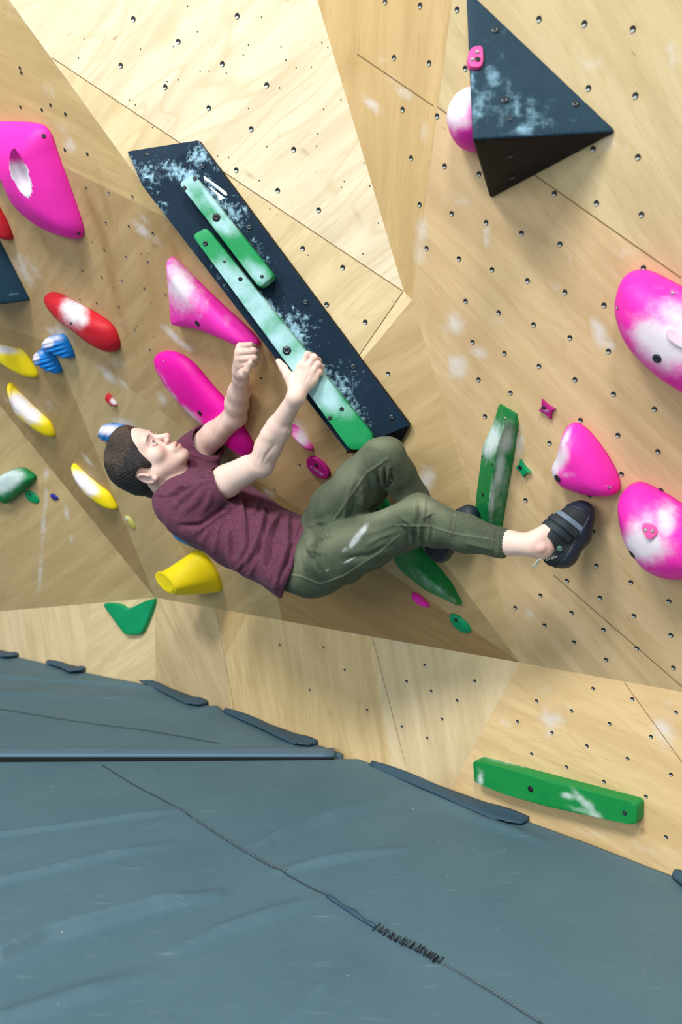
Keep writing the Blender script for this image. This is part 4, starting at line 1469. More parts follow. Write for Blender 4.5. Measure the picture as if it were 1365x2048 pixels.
class Field:
    def __init__(self, res):
        self.res = res
        self.ops = []

    def _add(self, kind, fn, lo, hi, k):
        pad = k + 5 * self.res
        self.ops.append((kind, fn, np.asarray(lo) - pad, np.asarray(hi) + pad, k))

    def cone(self, a, b, r1, r2, k=0.01, op='u', cut=None):
        a, b = np.asarray(a, float), np.asarray(b, float)
        ba = b - a
        L2 = max(ba @ ba, 1e-12)

        def fn(P):
            q = P - a
            t = np.clip(q @ ba / L2, 0, 1)
            d = np.linalg.norm(q - t[..., None] * ba, axis=-1) - (r1 + (r2 - r1) * t)
            if cut is not None:
                for (cp, cn) in cut:
                    d = np.maximum(d, (P - cp) @ cn)
            return d
        R = max(r1, r2)
        self._add(op, fn, np.minimum(a, b) - R, np.maximum(a, b) + R, k)
        return self

    def chain(self, pts, rs, k=0.01, op='u', cut=None):
        for i in range(len(pts) - 1):
            self.cone(pts[i], pts[i + 1], rs[i], rs[i + 1], k, op, cut)
        return self

    def ell(self, c, axes, r, k=0.01, op='u'):
        c, A, r = np.asarray(c, float), np.asarray(axes, float), np.asarray(r, float)

        def fn(P):
            q = (P - c) @ A.T
            k0 = np.linalg.norm(q / r, axis=-1)
            k1 = np.linalg.norm(q / (r * r), axis=-1) + 1e-9
            return k0 * (k0 - 1) / k1
        e = np.abs(A.T * r).sum(1)
        self._add(op, fn, c - e, c + e, k)
        return self

    def loft(self, pts, ru, rv, U, k=0.02, op='u', cut=None):
        for i in range(len(pts) - 1):
            a, b = np.asarray(pts[i], float), np.asarray(pts[i + 1], float)
            ba = b - a
            L = np.linalg.norm(ba)
            wv = ba / L
            u = np.asarray(U[i] if isinstance(U, list) else U, float)
            u = unit(u - wv * (u @ wv))
            v = np.cross(wv, u)

            def fn(P, a=a, L=L, wv=wv, u=u, v=v, u0=ru[i], u1=ru[i + 1], v0=rv[i], v1=rv[i + 1]):
                q = P - a
                tw = q @ wv
                t = np.clip(tw / L, 0, 1)
                pu, pv, pw = q @ u, q @ v, tw - t * L
                Ru, Rv = u0 + (u1 - u0) * t, v0 + (v1 - v0) * t
                Rm = np.minimum(Ru, Rv)
                n = np.sqrt((pu / Ru) ** 2 + (pv / Rv) ** 2 + (pw / Rm) ** 2)
                d = (n - 1) * Rm
                if cut is not None:
                    for (cp, cn) in cut:
                        d = np.maximum(d, (P - cp) @ cn)
                return d
            R = max(ru[i], ru[i + 1], rv[i], rv[i + 1])
            self._add(op, fn, np.minimum(a, b) - R, np.maximum(a, b) + R, k)
        return self

    def custom(self, op, fn, lo, hi, k=0.0):
        self._add(op, fn, lo, hi, k)
        return self

    def eval(self, P, ops):
        D = np.full(P.shape[:-1], 0.5)
        for kind, fn, lo, hi, k in ops:
            d = fn(P)
            if kind == 'u':
                if k > 0:
                    h = np.maximum(k - np.abs(D - d), 0) / k
                    D = np.minimum(D, d) - h * h * k * 0.25
                else:
                    D = np.minimum(D, d)
            elif kind == 's':
                d = -d
                h = np.maximum(k - np.abs(D - d), 0) / max(k, 1e-9)
                D = np.maximum(D, d) + h * h * k * 0.25
            elif kind == 'i':
                h = np.maximum(k - np.abs(D - d), 0) / max(k, 1e-9)
                D = np.maximum(D, d) + h * h * k * 0.25
            else:
                D = D + d
        return D

    def mesh(self):
        res = self.res
        lo = np.min([o[2] for o in self.ops if o[0] == 'u'], axis=0)
        hi = np.max([o[3] for o in self.ops if o[0] == 'u'], axis=0)
        n = 28
        dims = np.ceil((hi - lo) / res / n).astype(int)
        G = (dims * n + 4).astype(np.int64)
        keys, pos, quads = [], [], []

        def key(i, j, k):
            return (i * G[1] + j) * G[2] + k
        corner = np.array([(a, b, c) for a in (0, 1) for b in (0, 1) for c in (0, 1)])
        edges = [(x, y) for x in range(8) for y in range(x + 1, 8) if np.abs(corner[x] - corner[y]).sum() == 1]
        for bi in range(dims[0]):
            for bj in range(dims[1]):
                for bk in range(dims[2]):
                    i0 = np.array([bi, bj, bk]) * n
                    blo = lo + (i0 - 1) * res
                    bhi = lo + (i0 + n) * res
                    ops = [o for o in self.ops if np.all(o[2] <= bhi) and np.all(o[3] >= blo)]
                    if not any(o[0] == 'u' for o in ops):
                        continue
                    # quick test on a coarse sampling
                    ax = [np.arange(-1, n + 1) * res + lo[d] + i0[d] * res for d in range(3)]
                    cs = [a[::6] for a in ax]
                    Pc = np.stack(np.meshgrid(*cs, indexing='ij'), -1)
                    if self.eval(Pc, ops).min() > res * 9:
                        continue
                    P = np.stack(np.meshgrid(*ax, indexing='ij'), -1)
                    D = self.eval(P, ops)
                    S = D < 0
                    m = n + 1
                    cnt = sum(S[a:a + m, b:b + m, c:c + m].astype(np.int8) for a, b, c in corner)
                    act = np.argwhere((cnt > 0) & (cnt < 8))
                    if len(act) == 0:
                        continue
                    dv = np.stack([D[act[:, 0] + a, act[:, 1] + b, act[:, 2] + c] for a, b, c in corner], 1)
                    acc = np.zeros((len(act), 3))
                    num = np.zeros(len(act))
                    for x, y in edges:
                        cr = (dv[:, x] < 0) != (dv[:, y] < 0)
                        t = dv[:, x] / (dv[:, x] - dv[:, y] + 1e-12)
                        p = corner[x] + (corner[y] - corner[x]) * t[:, None]
                        acc += p * cr[:, None]
                        num += cr
                    vp = (act + acc / num[:, None] - 1 + i0) * res + lo
                    gi = act + i0          # global cell index (+1 offset)
                    keys.append(key(gi[:, 0], gi[:, 1], gi[:, 2]))
                    pos.append(vp)
                    for d in range(3):
                        e = [1, 1, 1]
                        A = S[1:m, 1:m, 1:m]
                        sl = [slice(1, m)] * 3
                        sl[d] = slice(2, m + 1)
                        B = S[tuple(sl)]
                        ed = np.argwhere(A != B)
                        if len(ed) == 0:
                            continue
                        flip = A[ed[:, 0], ed[:, 1], ed[:, 2]]
                        c0 = ed + 1 + i0
                        o1, o2 = np.zeros(3, int), np.zeros(3, int)
                        o1[(d + 1) % 3] = 1
                        o2[(d + 2) % 3] = 1
                        q = np.stack([key(*(c0 - o1 - o2).T), key(*(c0 - o2).T), key(*c0.T), key(*(c0 - o1).T)], 1)
                        q[~flip] = q[~flip][:, ::-1]
                        quads.append(q)
        keys = np.concatenate(keys)
        pos = np.concatenate(pos)
        uk, ui = np.unique(keys, return_index=True)
        V = pos[ui]
        Q = np.concatenate(quads)
        Fi = np.searchsorted(uk, Q)
        Fi = np.clip(Fi, 0, len(uk) - 1)
        ok = (uk[Fi] == Q).all(1)
        Fi = Fi[ok]
        used = np.unique(Fi)
        remap = np.full(len(V), -1)
        remap[used] = np.arange(len(used))
        return V[used], remap[Fi]


def relax(V, Fq, it=2, lam=0.5):
    for _ in range(it):
        S = np.zeros_like(V)
        c = np.zeros(len(V))
        for a, b in ((0, 1), (1, 2), (2, 3), (3, 0)):
            np.add.at(S, Fq[:, a], V[Fq[:, b]])
            np.add.at(S, Fq[:, b], V[Fq[:, a]])
            np.add.at(c, Fq[:, a], 1)
            np.add.at(c, Fq[:, b], 1)
        V = V + lam * (S / np.maximum(c, 1)[:, None] - V)
    return V


def normals(V, Fq):
    n = np.cross(V[Fq[:, 2]] - V[Fq[:, 0]], V[Fq[:, 3]] - V[Fq[:, 1]])
    N = np.zeros_like(V)
    for k in range(4):
        np.add.at(N, Fq[:, k], n)
    return N / (np.linalg.norm(N, axis=1)[:, None] + 1e-12)


def px_dist(q, line):
    d = np.full(len(q), 1e9)
    for a, b in zip(line[:-1], line[1:]):
        a, b = np.array(a, float), np.array(b, float)
        ab = b - a
        t = np.clip(((q - a) @ ab) / (ab @ ab), 0, 1)
        d = np.minimum(d, np.linalg.norm(q - a - t[:, None] * ab, axis=1))
    return d


def crease(V, Fq, lst):
    """cloth folds: ridges (+) and furrows (-) along drawn lines, on the near side of the cloth"""
    N = normals(V, Fq)
    view = CAM - V
    view /= np.linalg.norm(view, axis=1)[:, None]
    facing = np.clip(((N * view).sum(1) + 0.05) / 0.35, 0, 1)
    q = project(V)
    off = np.zeros(len(V))
    for line, amp, wd in lst:
        d = px_dist(q, line)
        a, b = np.array(line[0]), np.array(line[-1])
        e = np.minimum(np.linalg.norm(q - a, axis=1), np.linalg.norm(q - b, axis=1))
        off += amp * np.exp(-(d / wd) ** 2) * np.clip(0.35 + e / (6 * wd), 0, 1)
    return V + N * (off * facing)[:, None]


def field_obj(name, fld, mat, parent, smooth_it=2, post=None, attrs=None):
    V, Q = fld.mesh()
    V = relax(V, Q, smooth_it)
    if post:
        V = post(V, Q)
    at = attrs(V) if attrs else None
    return mesh_obj(name, V, Q.tolist(), mat, parent=parent, attrs=at)


# ------------------------------------------------------------------ materials of the figure
m = NT('skin')
oc = m.coord()
base = m.mix(m.noise(oc, 26, 5), s2l((228, 196, 180)), s2l((242, 216, 202)))
base = m.mix(m.ramp(m.noise(oc, 9, 2), .4, .7, 0, .3), base, s2l((232, 192, 178)))
base = m.mix(m.attr('ruddy'), base, s2l((206, 128, 118)))
base = m.mix(m.attr('dark'), base, s2l((60, 42, 34)))
base = m.mix(m.math('MULTIPLY', m.attr('stubble'), m.ramp(m.noise(oc, 500, 1), .35, .65)), base, s2l((150, 112, 100)))
m.bump(m.noise(oc, 240, 3), .12, .001)
M_SKIN = m.set(Base_Color=base, Roughness=.5, Subsurface_Weight=.12, Subsurface_Scale=.01, Specular_IOR_Level=.4)
m = NT('brown_hair')
oc = m.coord()
mp = m.n('ShaderNodeMapping', i_Scale=(40, 40, 150), i_Rotation=(.5, .5, .3))
m.l(oc, mp.inputs[0])
nz = m.noise(mp.outputs[0], 2.2, 6, .7, .4)
col = m.mix(m.ramp(nz, .3, .75), s2l((16, 15, 17)), s2l((58, 50, 47)))
col = m.mix(m.attr('top'), col, m.mix(m.ramp(nz, .3, .7), s2l((32, 26, 23)), s2l((94, 76, 62))))
m.bump(nz, .8, .004)
M_HAIR = m.set(Base_Color=col, Roughness=.42)
m = NT('heather_maroon_jersey')
oc = m.coord()
nz = m.noise(oc, 520, 3, .7)
nz2 = m.noise(oc, 120, 4, .7)
col = m.mix(m.ramp(nz2, .3, .7), s2l((72, 34, 52)), s2l((90, 46, 66)))
col = m.mix(m.ramp(nz, .4, .66), col, s2l((122, 72, 94)))
m.bump(m.noise(oc, 700, 2), .3, .001)
M_SHIRT = m.set(Base_Color=col, Roughness=.92, Sheen_Weight=.06, Specular_IOR_Level=.2)
m = NT('olive_twill')
oc = m.coord()
nz = m.noise(oc, 420, 3, .7)
nz2 = m.noise(oc, 14, 5, .65)
col = m.mix(m.ramp(nz2, .3, .7), s2l((58, 68, 54)), s2l((80, 90, 70)))
col = m.mix(m.ramp(nz, .4, .7, 0, .5), col, s2l((108, 116, 94)))
col = m.mix(m.attr('worn'), col, s2l((150, 154, 126)))
ck = chalk_mask(m, 40, .3, .8, .9)
col = m.mix(m.math('MULTIPLY', ck, .7), col, s2l((200, 206, 206)))
m.bump(m.noise(oc, 600, 2), .3, .001)
M_PANTS = m.set(Base_Color=col, Roughness=.9, Sheen_Weight=.04, Specular_IOR_Level=.2)
M_SEAMTHREAD = plain('olive_seam', (98, 106, 86), .8)
M_SHOE = plain('black_suede', (26, 36, 42), .75)
M_RUBBER = plain('black_rubber', (20, 36, 50), .5)
M_STRAP = plain('strap_webbing', (30, 44, 50), .7)
M_SHOEGREY = plain('grey_shoe_panel', (104, 124, 140), .7)
M_LOOP = plain('pale_pull_loop', (170, 178, 166), .7)
M_EMBLEM = plain('pale_green_print', (110, 160, 140), .7)
M_EYEW = plain('eye_white', (232, 232, 234), .25)
M_IRIS = plain('iris', (74, 92, 104), .25)
M_PUPIL = plain('pupil', (8, 8, 10), .2)
M_YELLOWTHREAD = plain('yellow_thread', (226, 160, 50), .8)

# ------------------------------------------------------------------ the climber
person = empty('person', PT(610, 1150, 2.36))
tag(person, 'man in maroon t-shirt and olive trousers hanging sideways under the overhang by one hand', 'person')

HS = 0.93
_a, _t, PSI = math.radians(25), math.radians(10), math.radians(16)
crown = np.array([-math.cos(_a) * math.cos(_t), -math.sin(_t), math.sin(_a) * math.cos(_t)])
f0 = np.array([math.sin(_a), 0, math.cos(_a)])
left0 = np.cross(crown, f0)
fX = math.cos(PSI) * f0 - math.sin(PSI) * left0
fX = unit(fX - crown * (fX @ crown))
left = np.cross(crown, fX)
HO = PT(292, 923, 2.50)
HAX = np.array([fX, left, crown])


def hl(x, y, z):
    return HO + (fX * x + left * y + crown * z) * HS


def hloc(P):
    return (P - HO) @ HAX.T / HS


bd = Field(0.0022)
# head
bd.ell(hl(-.014, 0, .036), HAX, np.array([.098, .077, .086]) * HS, .01)
bd.ell(hl(.030, 0, -.022), HAX, np.array([.060, .060, .090]) * HS, .03)
for s in (-1, 1):
    bd.cone(hl(.004, s * .054, -.052), hl(.068, s * .018, -.099), .019 * HS, .015 * HS, .03)
    bd.ell(hl(.056, s * .046, -.026), HAX, np.array([.026, .022, .022]) * HS, .02)
bd.cone(hl(.076, -.008, -.102), hl(.076, .008, -.102), .0165 * HS, .0165 * HS, .018)
bd.cone(hl(.083, -.034, .020), hl(.083, .034, .020), .010 * HS, .010 * HS, .018)
bd.ell(hl(.060, 0, .052), HAX, np.array([.030, .052, .040]) * HS, .03)
for s in (-1, 1):
    bd.ell(hl(.094, s * .033, -.001), HAX, np.array([.015, .019, .011]) * HS, .012, 's')
# nose
bd.cone(hl(.086, 0, .014), hl(.113, 0, -.030), .0075 * HS, .0105 * HS, .010)
bd.cone(hl(.113, 0, -.030), hl(.110, 0, -.037), .0105 * HS, .008 * HS, .006)
for s in (-1, 1):
    bd.ell(hl(.101, s * .012, -.037), HAX, np.array([.012, .0075, .008]) * HS, .006)
    bd.ell(hl(.106, s * .0075, -.046), HAX, np.array([.006, .0035, .004]) * HS, .003, 's')
# mouth
bd.ell(hl(.088, 0, -.068), HAX, np.array([.016, .026, .022]) * HS, .014)
bd.chain([hl(.086, -.024, -.070), hl(.101, -.007, -.0645), hl(.101, .007, -.0645), hl(.086, .024, -.070)], np.array([.003, .0052, .0052, .003]) * HS, .004)
bd.chain([hl(.085, -.022, -.073), hl(.099, -.006, -.080), hl(.099, .006, -.080), hl(.085, .022, -.073)], np.array([.003, .006, .006, .003]) * HS, .004)
bd.chain([hl(.092, -.020, -.0712), hl(.108, -.004, -.0722), hl(.108, .004, -.0722), hl(.092, .020, -.0712)], np.array([.0010, .0030, .0030, .0010]) * HS, .002, 's')
# eyeballs' lids
for s in (-1, 1):
    bd.ell(hl(.0775, s * .032, -.001), HAX, np.array([.0125, .0135, .0125]) * HS, .004)
    bd.chain([hl(.084, s * .017, -.002), hl(.0915, s * .027, .0065), hl(.0905, s * .037, .0065), hl(.080, s * .047, -.001)], np.array([.0025, .0033, .0033, .0025]) * HS, .003)
    bd.chain([hl(.084, s * .017, -.003), hl(.0895, s * .028, -.0085), hl(.0875, s * .037, -.0085), hl(.079, s * .046, -.003)], np.array([.002, .0026, .0026, .002]) * HS, .003)
    # slit that shows the eyeball
    bd.ell(hl(.0925, s * .0325, -.0015), HAX, np.array([.008, .0115, .0045]) * HS, .001, 's')
# forehead wrinkles are left to shading; ears
for s in (-1, 1):
    ec = hl(-.018, s * .079, -.027)
    eu = unit(crown * .97 - fX * .22)
    ev = unit(np.cross(eu, left))
    if ev @ fX < 0:
        ev = -ev
    en = unit(left * s * .85 - fX * .42)
    ev = unit(ev - en * (ev @ en))
    eu = unit(eu - en * (eu @ en) - ev * (eu @ ev))
    EA = np.array([ev, en, eu])
    bd.ell(ec, EA, np.array([.0185, .006, .031]) * HS, .004)
    bd.ell(ec + ev * .002 + en * .007 * HS - eu * .002, EA, np.array([.0115, .007, .020]) * HS, .004, 's')
    th = np.linspace(-.2, 1.35 * math.pi, 12)
    bd.chain([ec + (ev * .0155 * math.cos(t) * (1 if True else 1) + eu * (.0265 * math.sin(t) + .001)) * HS * np.array(1.0) + en * .004 for t in th], [.0042 * HS] * 12, .003)
    bd.ell(ec - eu * .027 * HS + ev * .004, EA, np.array([.009, .006, .009]) * HS, .006)
    bd.cone(ec + ev * .014 * HS - eu * .008 * HS, ec + ev * .013 * HS + eu * .002 * HS, .005 * HS, .004 * HS, .004)
# neck and trunk (under the shirt)
LRX = unit([.05, .94, .32])
NB = PT(356, 984, 2.535)
bd.cone(hl(-.018, 0, -.045), NB, .056, .058, .03)
bd.cone(hl(-.010, -.045, -.045), PT(384, 972, 2.49), .014, .010, .012)          # neck cord
bd.cone(hl(.030, 0, -.075), PT(374, 968, 2.52), .030, .030, .03)
SP = [PT(358, 980, 2.545), PT(398, 990, 2.54), PT(445, 1022, 2.50), PT(505, 1062, 2.45), PT(562, 1097, 2.40), PT(606, 1122, 2.365)]
bd.loft(SP, [.05, .11, .125, .11, .105, .105], [.045, .055, .07, .068, .068, .065], LRX, .04)
# right (near) arm
RS, RE, RW = PT(396, 998, 2.43), PT(521, 928, 2.275), PT(592, 794, 2.135)
bd.chain([RS, PT(455, 963, 2.36), RE], [.056, .0425, .033], .02)
bd.cone(PT(452, 953, 2.355), PT(498, 930, 2.30), .031, .027, .02)
bd.cone(PT(528, 935, 2.28), PT(530, 934, 2.275), .024, .022, .016)
bd.chain([RE, PT(537, 893, 2.255), PT(556, 855, 2.215), RW], [.0315, .0345, .030, .0225], .02)
bd.cone(PT(523, 915, 2.25), PT(536, 872, 2.22), .018, .021, .018)
bd.cone(PT(536, 925, 2.272), PT(572, 858, 2.20), .017, .017, .012)
# left (far) arm
LS, LE, LW = PT(388, 908, 2.66), PT(471, 832, 2.50), PT(482, 757, 2.335)
bd.chain([LS, PT(430, 868, 2.58), LE], [.053, .039, .034], .02)
bd.chain([LE, PT(474, 806, 2.455), PT(478, 785, 2.41), LW], [.033, .034, .030, .022], .02)
# shoulders to trunk
bd.cone(SP[1], RS, .055, .05, .04)
bd.cone(SP[1], LS, .055, .05, .04)
# legs inside the trousers, right ankle and heel, left ankle
bd.chain([SP[5], PT(622, 1118, 2.30), PT(842, 1032, 2.055), PT(940, 1066, 1.985), PT(1020, 1086, 1.93)], [.07, .06, .042, .038, .0285], .02)
bd.chain([PT(1020, 1086, 1.93), PT(1064, 1089, 1.905), PT(1086, 1092, 1.905)], [.0285, .027, .028], .012)
bd.cone(PT(1078, 1075, 1.895), PT(1100, 1062, 1.905), .022, .022, .014)
bd.cone(PT(1084, 1096, 1.905), PT(1096, 1099, 1.915), .026, .022, .012)
bd.cone(PT(1082, 1096, 1.879), PT(1084, 1095, 1.879), .009, .009, .010)        # ankle bone
bd.chain([SP[5], PT(640, 1085, 2.40), PT(768, 915, 2.075), PT(835, 1010, 2.15), PT(866, 1078, 2.175)], [.07, .06, .040, .034, .028], .02)
bd.cone(PT(866, 1078, 2.175), PT(884, 1092, 2.17), .027, .025, .01)


# right hand clamped over the rail
def hp(x, y, z):
    return VTOP.hit(x, y, RH + z)


wr = hp(594, 788, .022)
bd.cone(RW, wr, .0235, .022, .012)
MC = [hp(603, 733, .016), hp(613, 738, .018), hp(622, 747, .017), hp(629, 759, .013)]
for q, r_ in zip(MC, (.0135, .0135, .0125, .0115)):
    bd.cone(wr, q, .017, r_, .012)
bd.cone(hp(600, 765, .014), hp(618, 765, .014), .014, .013, .012)
FING = [
    [MC[0], hp(616, 710, .013), hp(627, 712, -.012), hp(628, 720, -.030)],
    [MC[1], hp(629, 716, .014), hp(637, 721, -.012), hp(636, 730, -.032)],
    [MC[2], hp(636, 729, .013), hp(643, 735, -.012), hp(641, 743, -.030)],
    [MC[3], hp(639, 744, .010), hp(645, 750, -.012), hp(643, 756, -.026)],
]
for ch, r0 in zip(FING, (.0092, .0095, .0090, .0080)):
    bd.chain(ch, [r0 * 1.08, r0, r0 * .9, r0 * .78], .004)
    bd.cone(ch[1], ch[1] + (ch[2] - ch[1]) * .05, r0 * 1.06, r0 * 1.0, .004)
bd.chain([hp(590, 778, .020), hp(577, 752, .014), hp(567, 736, .004), hp(557.5, 722.5, -.012)], [.017, .0125, .0105, .0082], .008)
bd.cone(hp(585, 768, .014), hp(600, 742, .012), .010, .009, .012)           # web of the thumb

# left fist
def lp(x, y, Y):
    return PT(x, y, Y)


bd.cone(LW, lp(481, 742, 2.305), .024, .022, .01)
LM = [lp(481, 693, 2.262), lp(478, 705, 2.258), lp(478, 718, 2.262), lp(481, 730, 2.272)]
for q in LM:
    bd.cone(lp(482, 741, 2.30), q, .019, .012, .012)
LPIP = [lp(501, 690, 2.235), lp(508, 702, 2.232), lp(509, 715, 2.236), lp(505, 727, 2.246)]
LDIP = [lp(509, 694, 2.262), lp(515, 706, 2.262), lp(515, 718, 2.266), lp(510, 729, 2.274)]
LTIP = [lp(497, 697, 2.278), lp(501, 708, 2.280), lp(501, 719, 2.284), lp(498, 729, 2.290)]
for i in range(4):
    r0 = (.0092, .0096, .0092, .0082)[i]
    bd.chain([LM[i], LPIP[i], LDIP[i], LTIP[i]], [r0 * 1.1, r0, r0 * .95, r0 * .82], .003)
bd.chain([lp(484, 748, 2.30), lp(488, 748, 2.262), lp(495, 739, 2.243), lp(500, 727, 2.232)], [.016, .0125, .0105, .0085], .005)


def skin_attrs(V):
    L = hloc(V)
    x, y, z = L[:, 0], L[:, 1], L[:, 2]
    near = (x > .05) & (np.abs(y) < .07) & (z > -.13) & (z < .1)
    lips = np.exp(-(((np.abs(y)) / .022) ** 4 + ((z + .0722) / .010) ** 4)) * np.clip((x - .088) / .006, 0, 1) * near
    cheek = np.exp(-(((np.abs(y) - .045) / .022) ** 2 + ((z + .03) / .025) ** 2)) * .25 * near
    nose = np.exp(-((y / .02) ** 2 + ((z + .034) / .014) ** 2)) * .35 * np.clip((x - .09) / .01, 0, 1)
    ear = np.exp(-(((x + .008) / .03) ** 2 + ((z + .004) / .035) ** 2)) * np.clip((np.abs(y) - .072) / .008, 0, 1) * .4
    brow_z = .0195 + .004 * np.cos((np.abs(y) - .03) * 60)
    brow = np.exp(-((z - brow_z) / .0042) ** 4) * np.clip((np.abs(y) - .012) / .004, 0, 1) * np.clip((.052 - np.abs(y)) / .006, 0, 1) * near
    gap = np.exp(-(((np.abs(y)) / .017) ** 4 + ((z + .0722) / .0016) ** 2)) * near * np.clip((x - .08) / .006, 0, 1)
    lash = np.exp(-(((np.abs(y) - .032) / .014) ** 4 + ((z - .0045) / .0015) ** 2)) * near * .7
    nost = np.exp(-(((np.abs(y) - .0075) / .003) ** 2 + ((z + .046) / .0035) ** 2)) * near * .8
    beard = np.clip((-.045 - z) / .02, 0, 1) * np.clip((x + .01) / .02, 0, 1) * (z > -.17) * .40
    q = project(V)
    kn = np.zeros(len(V))
    for (a, b) in ((616, 710), (629, 716), (637, 728), (640, 743), (603, 733), (500, 690), (508, 703), (509, 715)):
        kn = np.maximum(kn, .35 * np.exp(-(((q[:, 0] - a) ** 2 + (q[:, 1] - b) ** 2) / 50)))
    ank = .35 * np.exp(-(((q[:, 0] - 1090) / 26) ** 2 + ((q[:, 1] - 1100) / 14) ** 2))
    return {'ruddy': np.clip(lips * .75 + cheek + nose + ear + kn + ank, 0, 1), 'dark': np.clip(brow * .8 + gap * .95 + lash + nost, 0, 1), 'stubble': beard}


ARMFOLD = [([(527, 926), (532, 912), (548, 892)], -.0030, 3.5), ([(517, 924), (523, 908)], -.0015, 3), ([(574, 872), (592, 828)], -.0015, 3), ([(530, 932), (538, 922)], -.0018, 3),
           ([(604, 740), (612, 722)], .0, 2), ([(607, 766), (614, 744)], .0012, 2.5), ([(613, 768), (623, 752)], .0012, 2.5), ([(600, 764), (605, 742)], .0012, 2.5),
           ([(290, 868), (281, 884)], -.0010, 1.6), ([(294, 868), (286, 886)], -.0010, 1.6), ([(285, 868), (277, 882)], -.0010, 1.6), ([(316, 976), (330, 982), (345, 984)], -.003, 3), ([(330, 962), (342, 975)], -.002, 3)]
body = field_obj('body', bd, M_SKIN, person, 2, post=lambda V, Q: crease(V, Q, ARMFOLD), attrs=skin_attrs)

# eyes
for s in (-1, 1):
    c = hl(.0785, s * .032, -.0012)
    gaze = unit(fX * .9 - crown * .22 + left * .02)
    r = .0118 * HS
    V, Fc, MI = [], [], []
    gu = unit(np.cross(gaze, crown)); gv = np.cross(gu, gaze)
    NR, NS = 16, 24
    V.append(c + gaze * r)
    for i in range(1, NR + 1):
        a = math.pi * i / (NR + 1)
        for j in range(NS):
            b = 2 * math.pi * j / NS
            V.append(c + (gaze * math.cos(a) + (gu * math.cos(b) + gv * math.sin(b)) * math.sin(a)) * r)
    for j in range(NS):
        Fc.append((0, 1 + j, 1 + (j + 1) % NS)); MI.append(2)
    for i in range(NR - 1):
        for j in range(NS):
            Fc.append((1 + i * NS + j, 1 + (i + 1) * NS + j, 1 + (i + 1) * NS + (j + 1) % NS, 1 + i * NS + (j + 1) % NS))
            MI.append(1 if i < 2 else 0)
    e = mesh_obj('eye', V, Fc, [M_EYEW, M_IRIS, M_PUPIL], parent=person, mat_idx=MI)

# hair: sides short, top longer and swept back
hr = Field(0.0018)


def zline(x):
    return np.interp(x, [-.12, -.080, -.058, -.046, -.040, -.036, -.006, .006, .015, .020, .030, .040, .050, .058, .066, .076, .084, .1], [-.095, -.092, -.084, -.070, -.030, .010, .010, .004, -.034, -.042, -.026, .006, .030, .036, .048, .066, .082, .12])


def hair_cut(P):
    L = hloc(P)
    return (zline(L[..., 0] - np.clip(np.abs(L[..., 1]) - .05, 0, .02) * .0) - L[..., 2]) * .75 * HS


def strands(P):
    L = hloc(P)
    x, y, z = L[..., 0], L[..., 1], L[..., 2]
    ph = (y * 1.0 + .30 * z + .012 * np.sin(x * 60 + z * 40)) / .0105
    w_ = np.clip((z - .05) / .03, 0, 1)
    ph2 = (z * .8 + x * .55 + .01 * np.sin(y * 80 + x * 50)) / .0085
    ed = np.clip((z - zline(x)) / .022, 0, 1)
    return -(np.sin(ph * 6.283) * .0020 * w_ + np.sin(ph2 * 6.283) * .0013 * (1 - w_)) * HS * ed


hr.ell(hl(-.015, 0, .034), HAX, np.array([.106, .0835, .093]) * HS, .01)
hr.ell(hl(.000, .006, .080), HAX, np.array([.086, .066, .056]) * HS, .014)
hr.ell(hl(.030, .004, .092), HAX, np.array([.056, .056, .042]) * HS, .014)
hr.ell(hl(.040, 0, .050), HAX, np.array([.0595, .064, .058]) * HS, .012)
hr.ell(hl(.012, 0, .010), HAX, np.array([.066, .0850, .062]) * HS, .012)
hr.cone(hl(-.07, 0, -.02), hl(-.075, 0, -.055), .052 * HS, .040 * HS, .03)
blo, bhi = HO - .2, HO + .2
hr.custom('d', strands, blo, bhi)
hr.custom('i', hair_cut, blo, bhi, .006)


def hair_attrs(V):
    L = hloc(V)
    return {'top': np.clip((L[:, 2] - .062 + .25 * np.clip(-L[:, 1] - .04, 0, 1)) / .02, 0, 1) * np.clip((L[:, 0] + .09) / .05, 0, 1)}


hair = field_obj('hair', hr, M_HAIR, person, 3, attrs=hair_attrs)
hair['label'] = 'short dark brown hair swept back on top'

# t-shirt
sh = Field(0.003)
hemA, hemB = PT(616, 1046, 2.36), PT(561, 1184, 2.36)
hem_n = unit(np.cross(hemB - hemA, [0, 1, 0]))
if hem_n[0] < 0:
    hem_n = -hem_n
cut = [((hemA + hemB) / 2, hem_n)]
SPS = [PT(352, 988, 2.54), PT(384, 1000, 2.53), PT(430, 1020, 2.50), PT(490, 1060, 2.46), PT(548, 1092, 2.41), PT(600, 1119, 2.37), PT(640, 1140, 2.35)]
sh.loft(SPS, [.085, .150, .160, .148, .143, .147, .145], [.060, .088, .112, .106, .103, .110, .110], LRX, .03, cut=cut)
rs_a, rs_b = PT(434, 944, 2.36), PT(461, 1006, 2.36)
sl_n = unit(np.cross(rs_b - rs_a, [.1, 1, .1]))
if sl_n[0] < 0:
    sl_n = -sl_n
rc = [((rs_a + rs_b) / 2, sl_n)]
sh.chain([PT(368, 1000, 2.47), PT(402, 996, 2.415), PT(480, 958, 2.345)], [.074, .070, .062], .03, cut=rc)
ls_a, ls_b = PT(396, 861, 2.62), PT(417, 924, 2.62)
ll_n = unit(PT(440, 862, 2.55) - PT(400, 895, 2.64))
lc = [(PT(415, 884, 2.595), ll_n)]
sh.chain([PT(372, 935, 2.66), PT(392, 908, 2.645), PT(450, 853, 2.54)], [.072, .064, .058], .03, cut=lc)
sh.cone(PT(392, 985, 2.55), PT(385, 920, 2.66), .085, .068, .04)
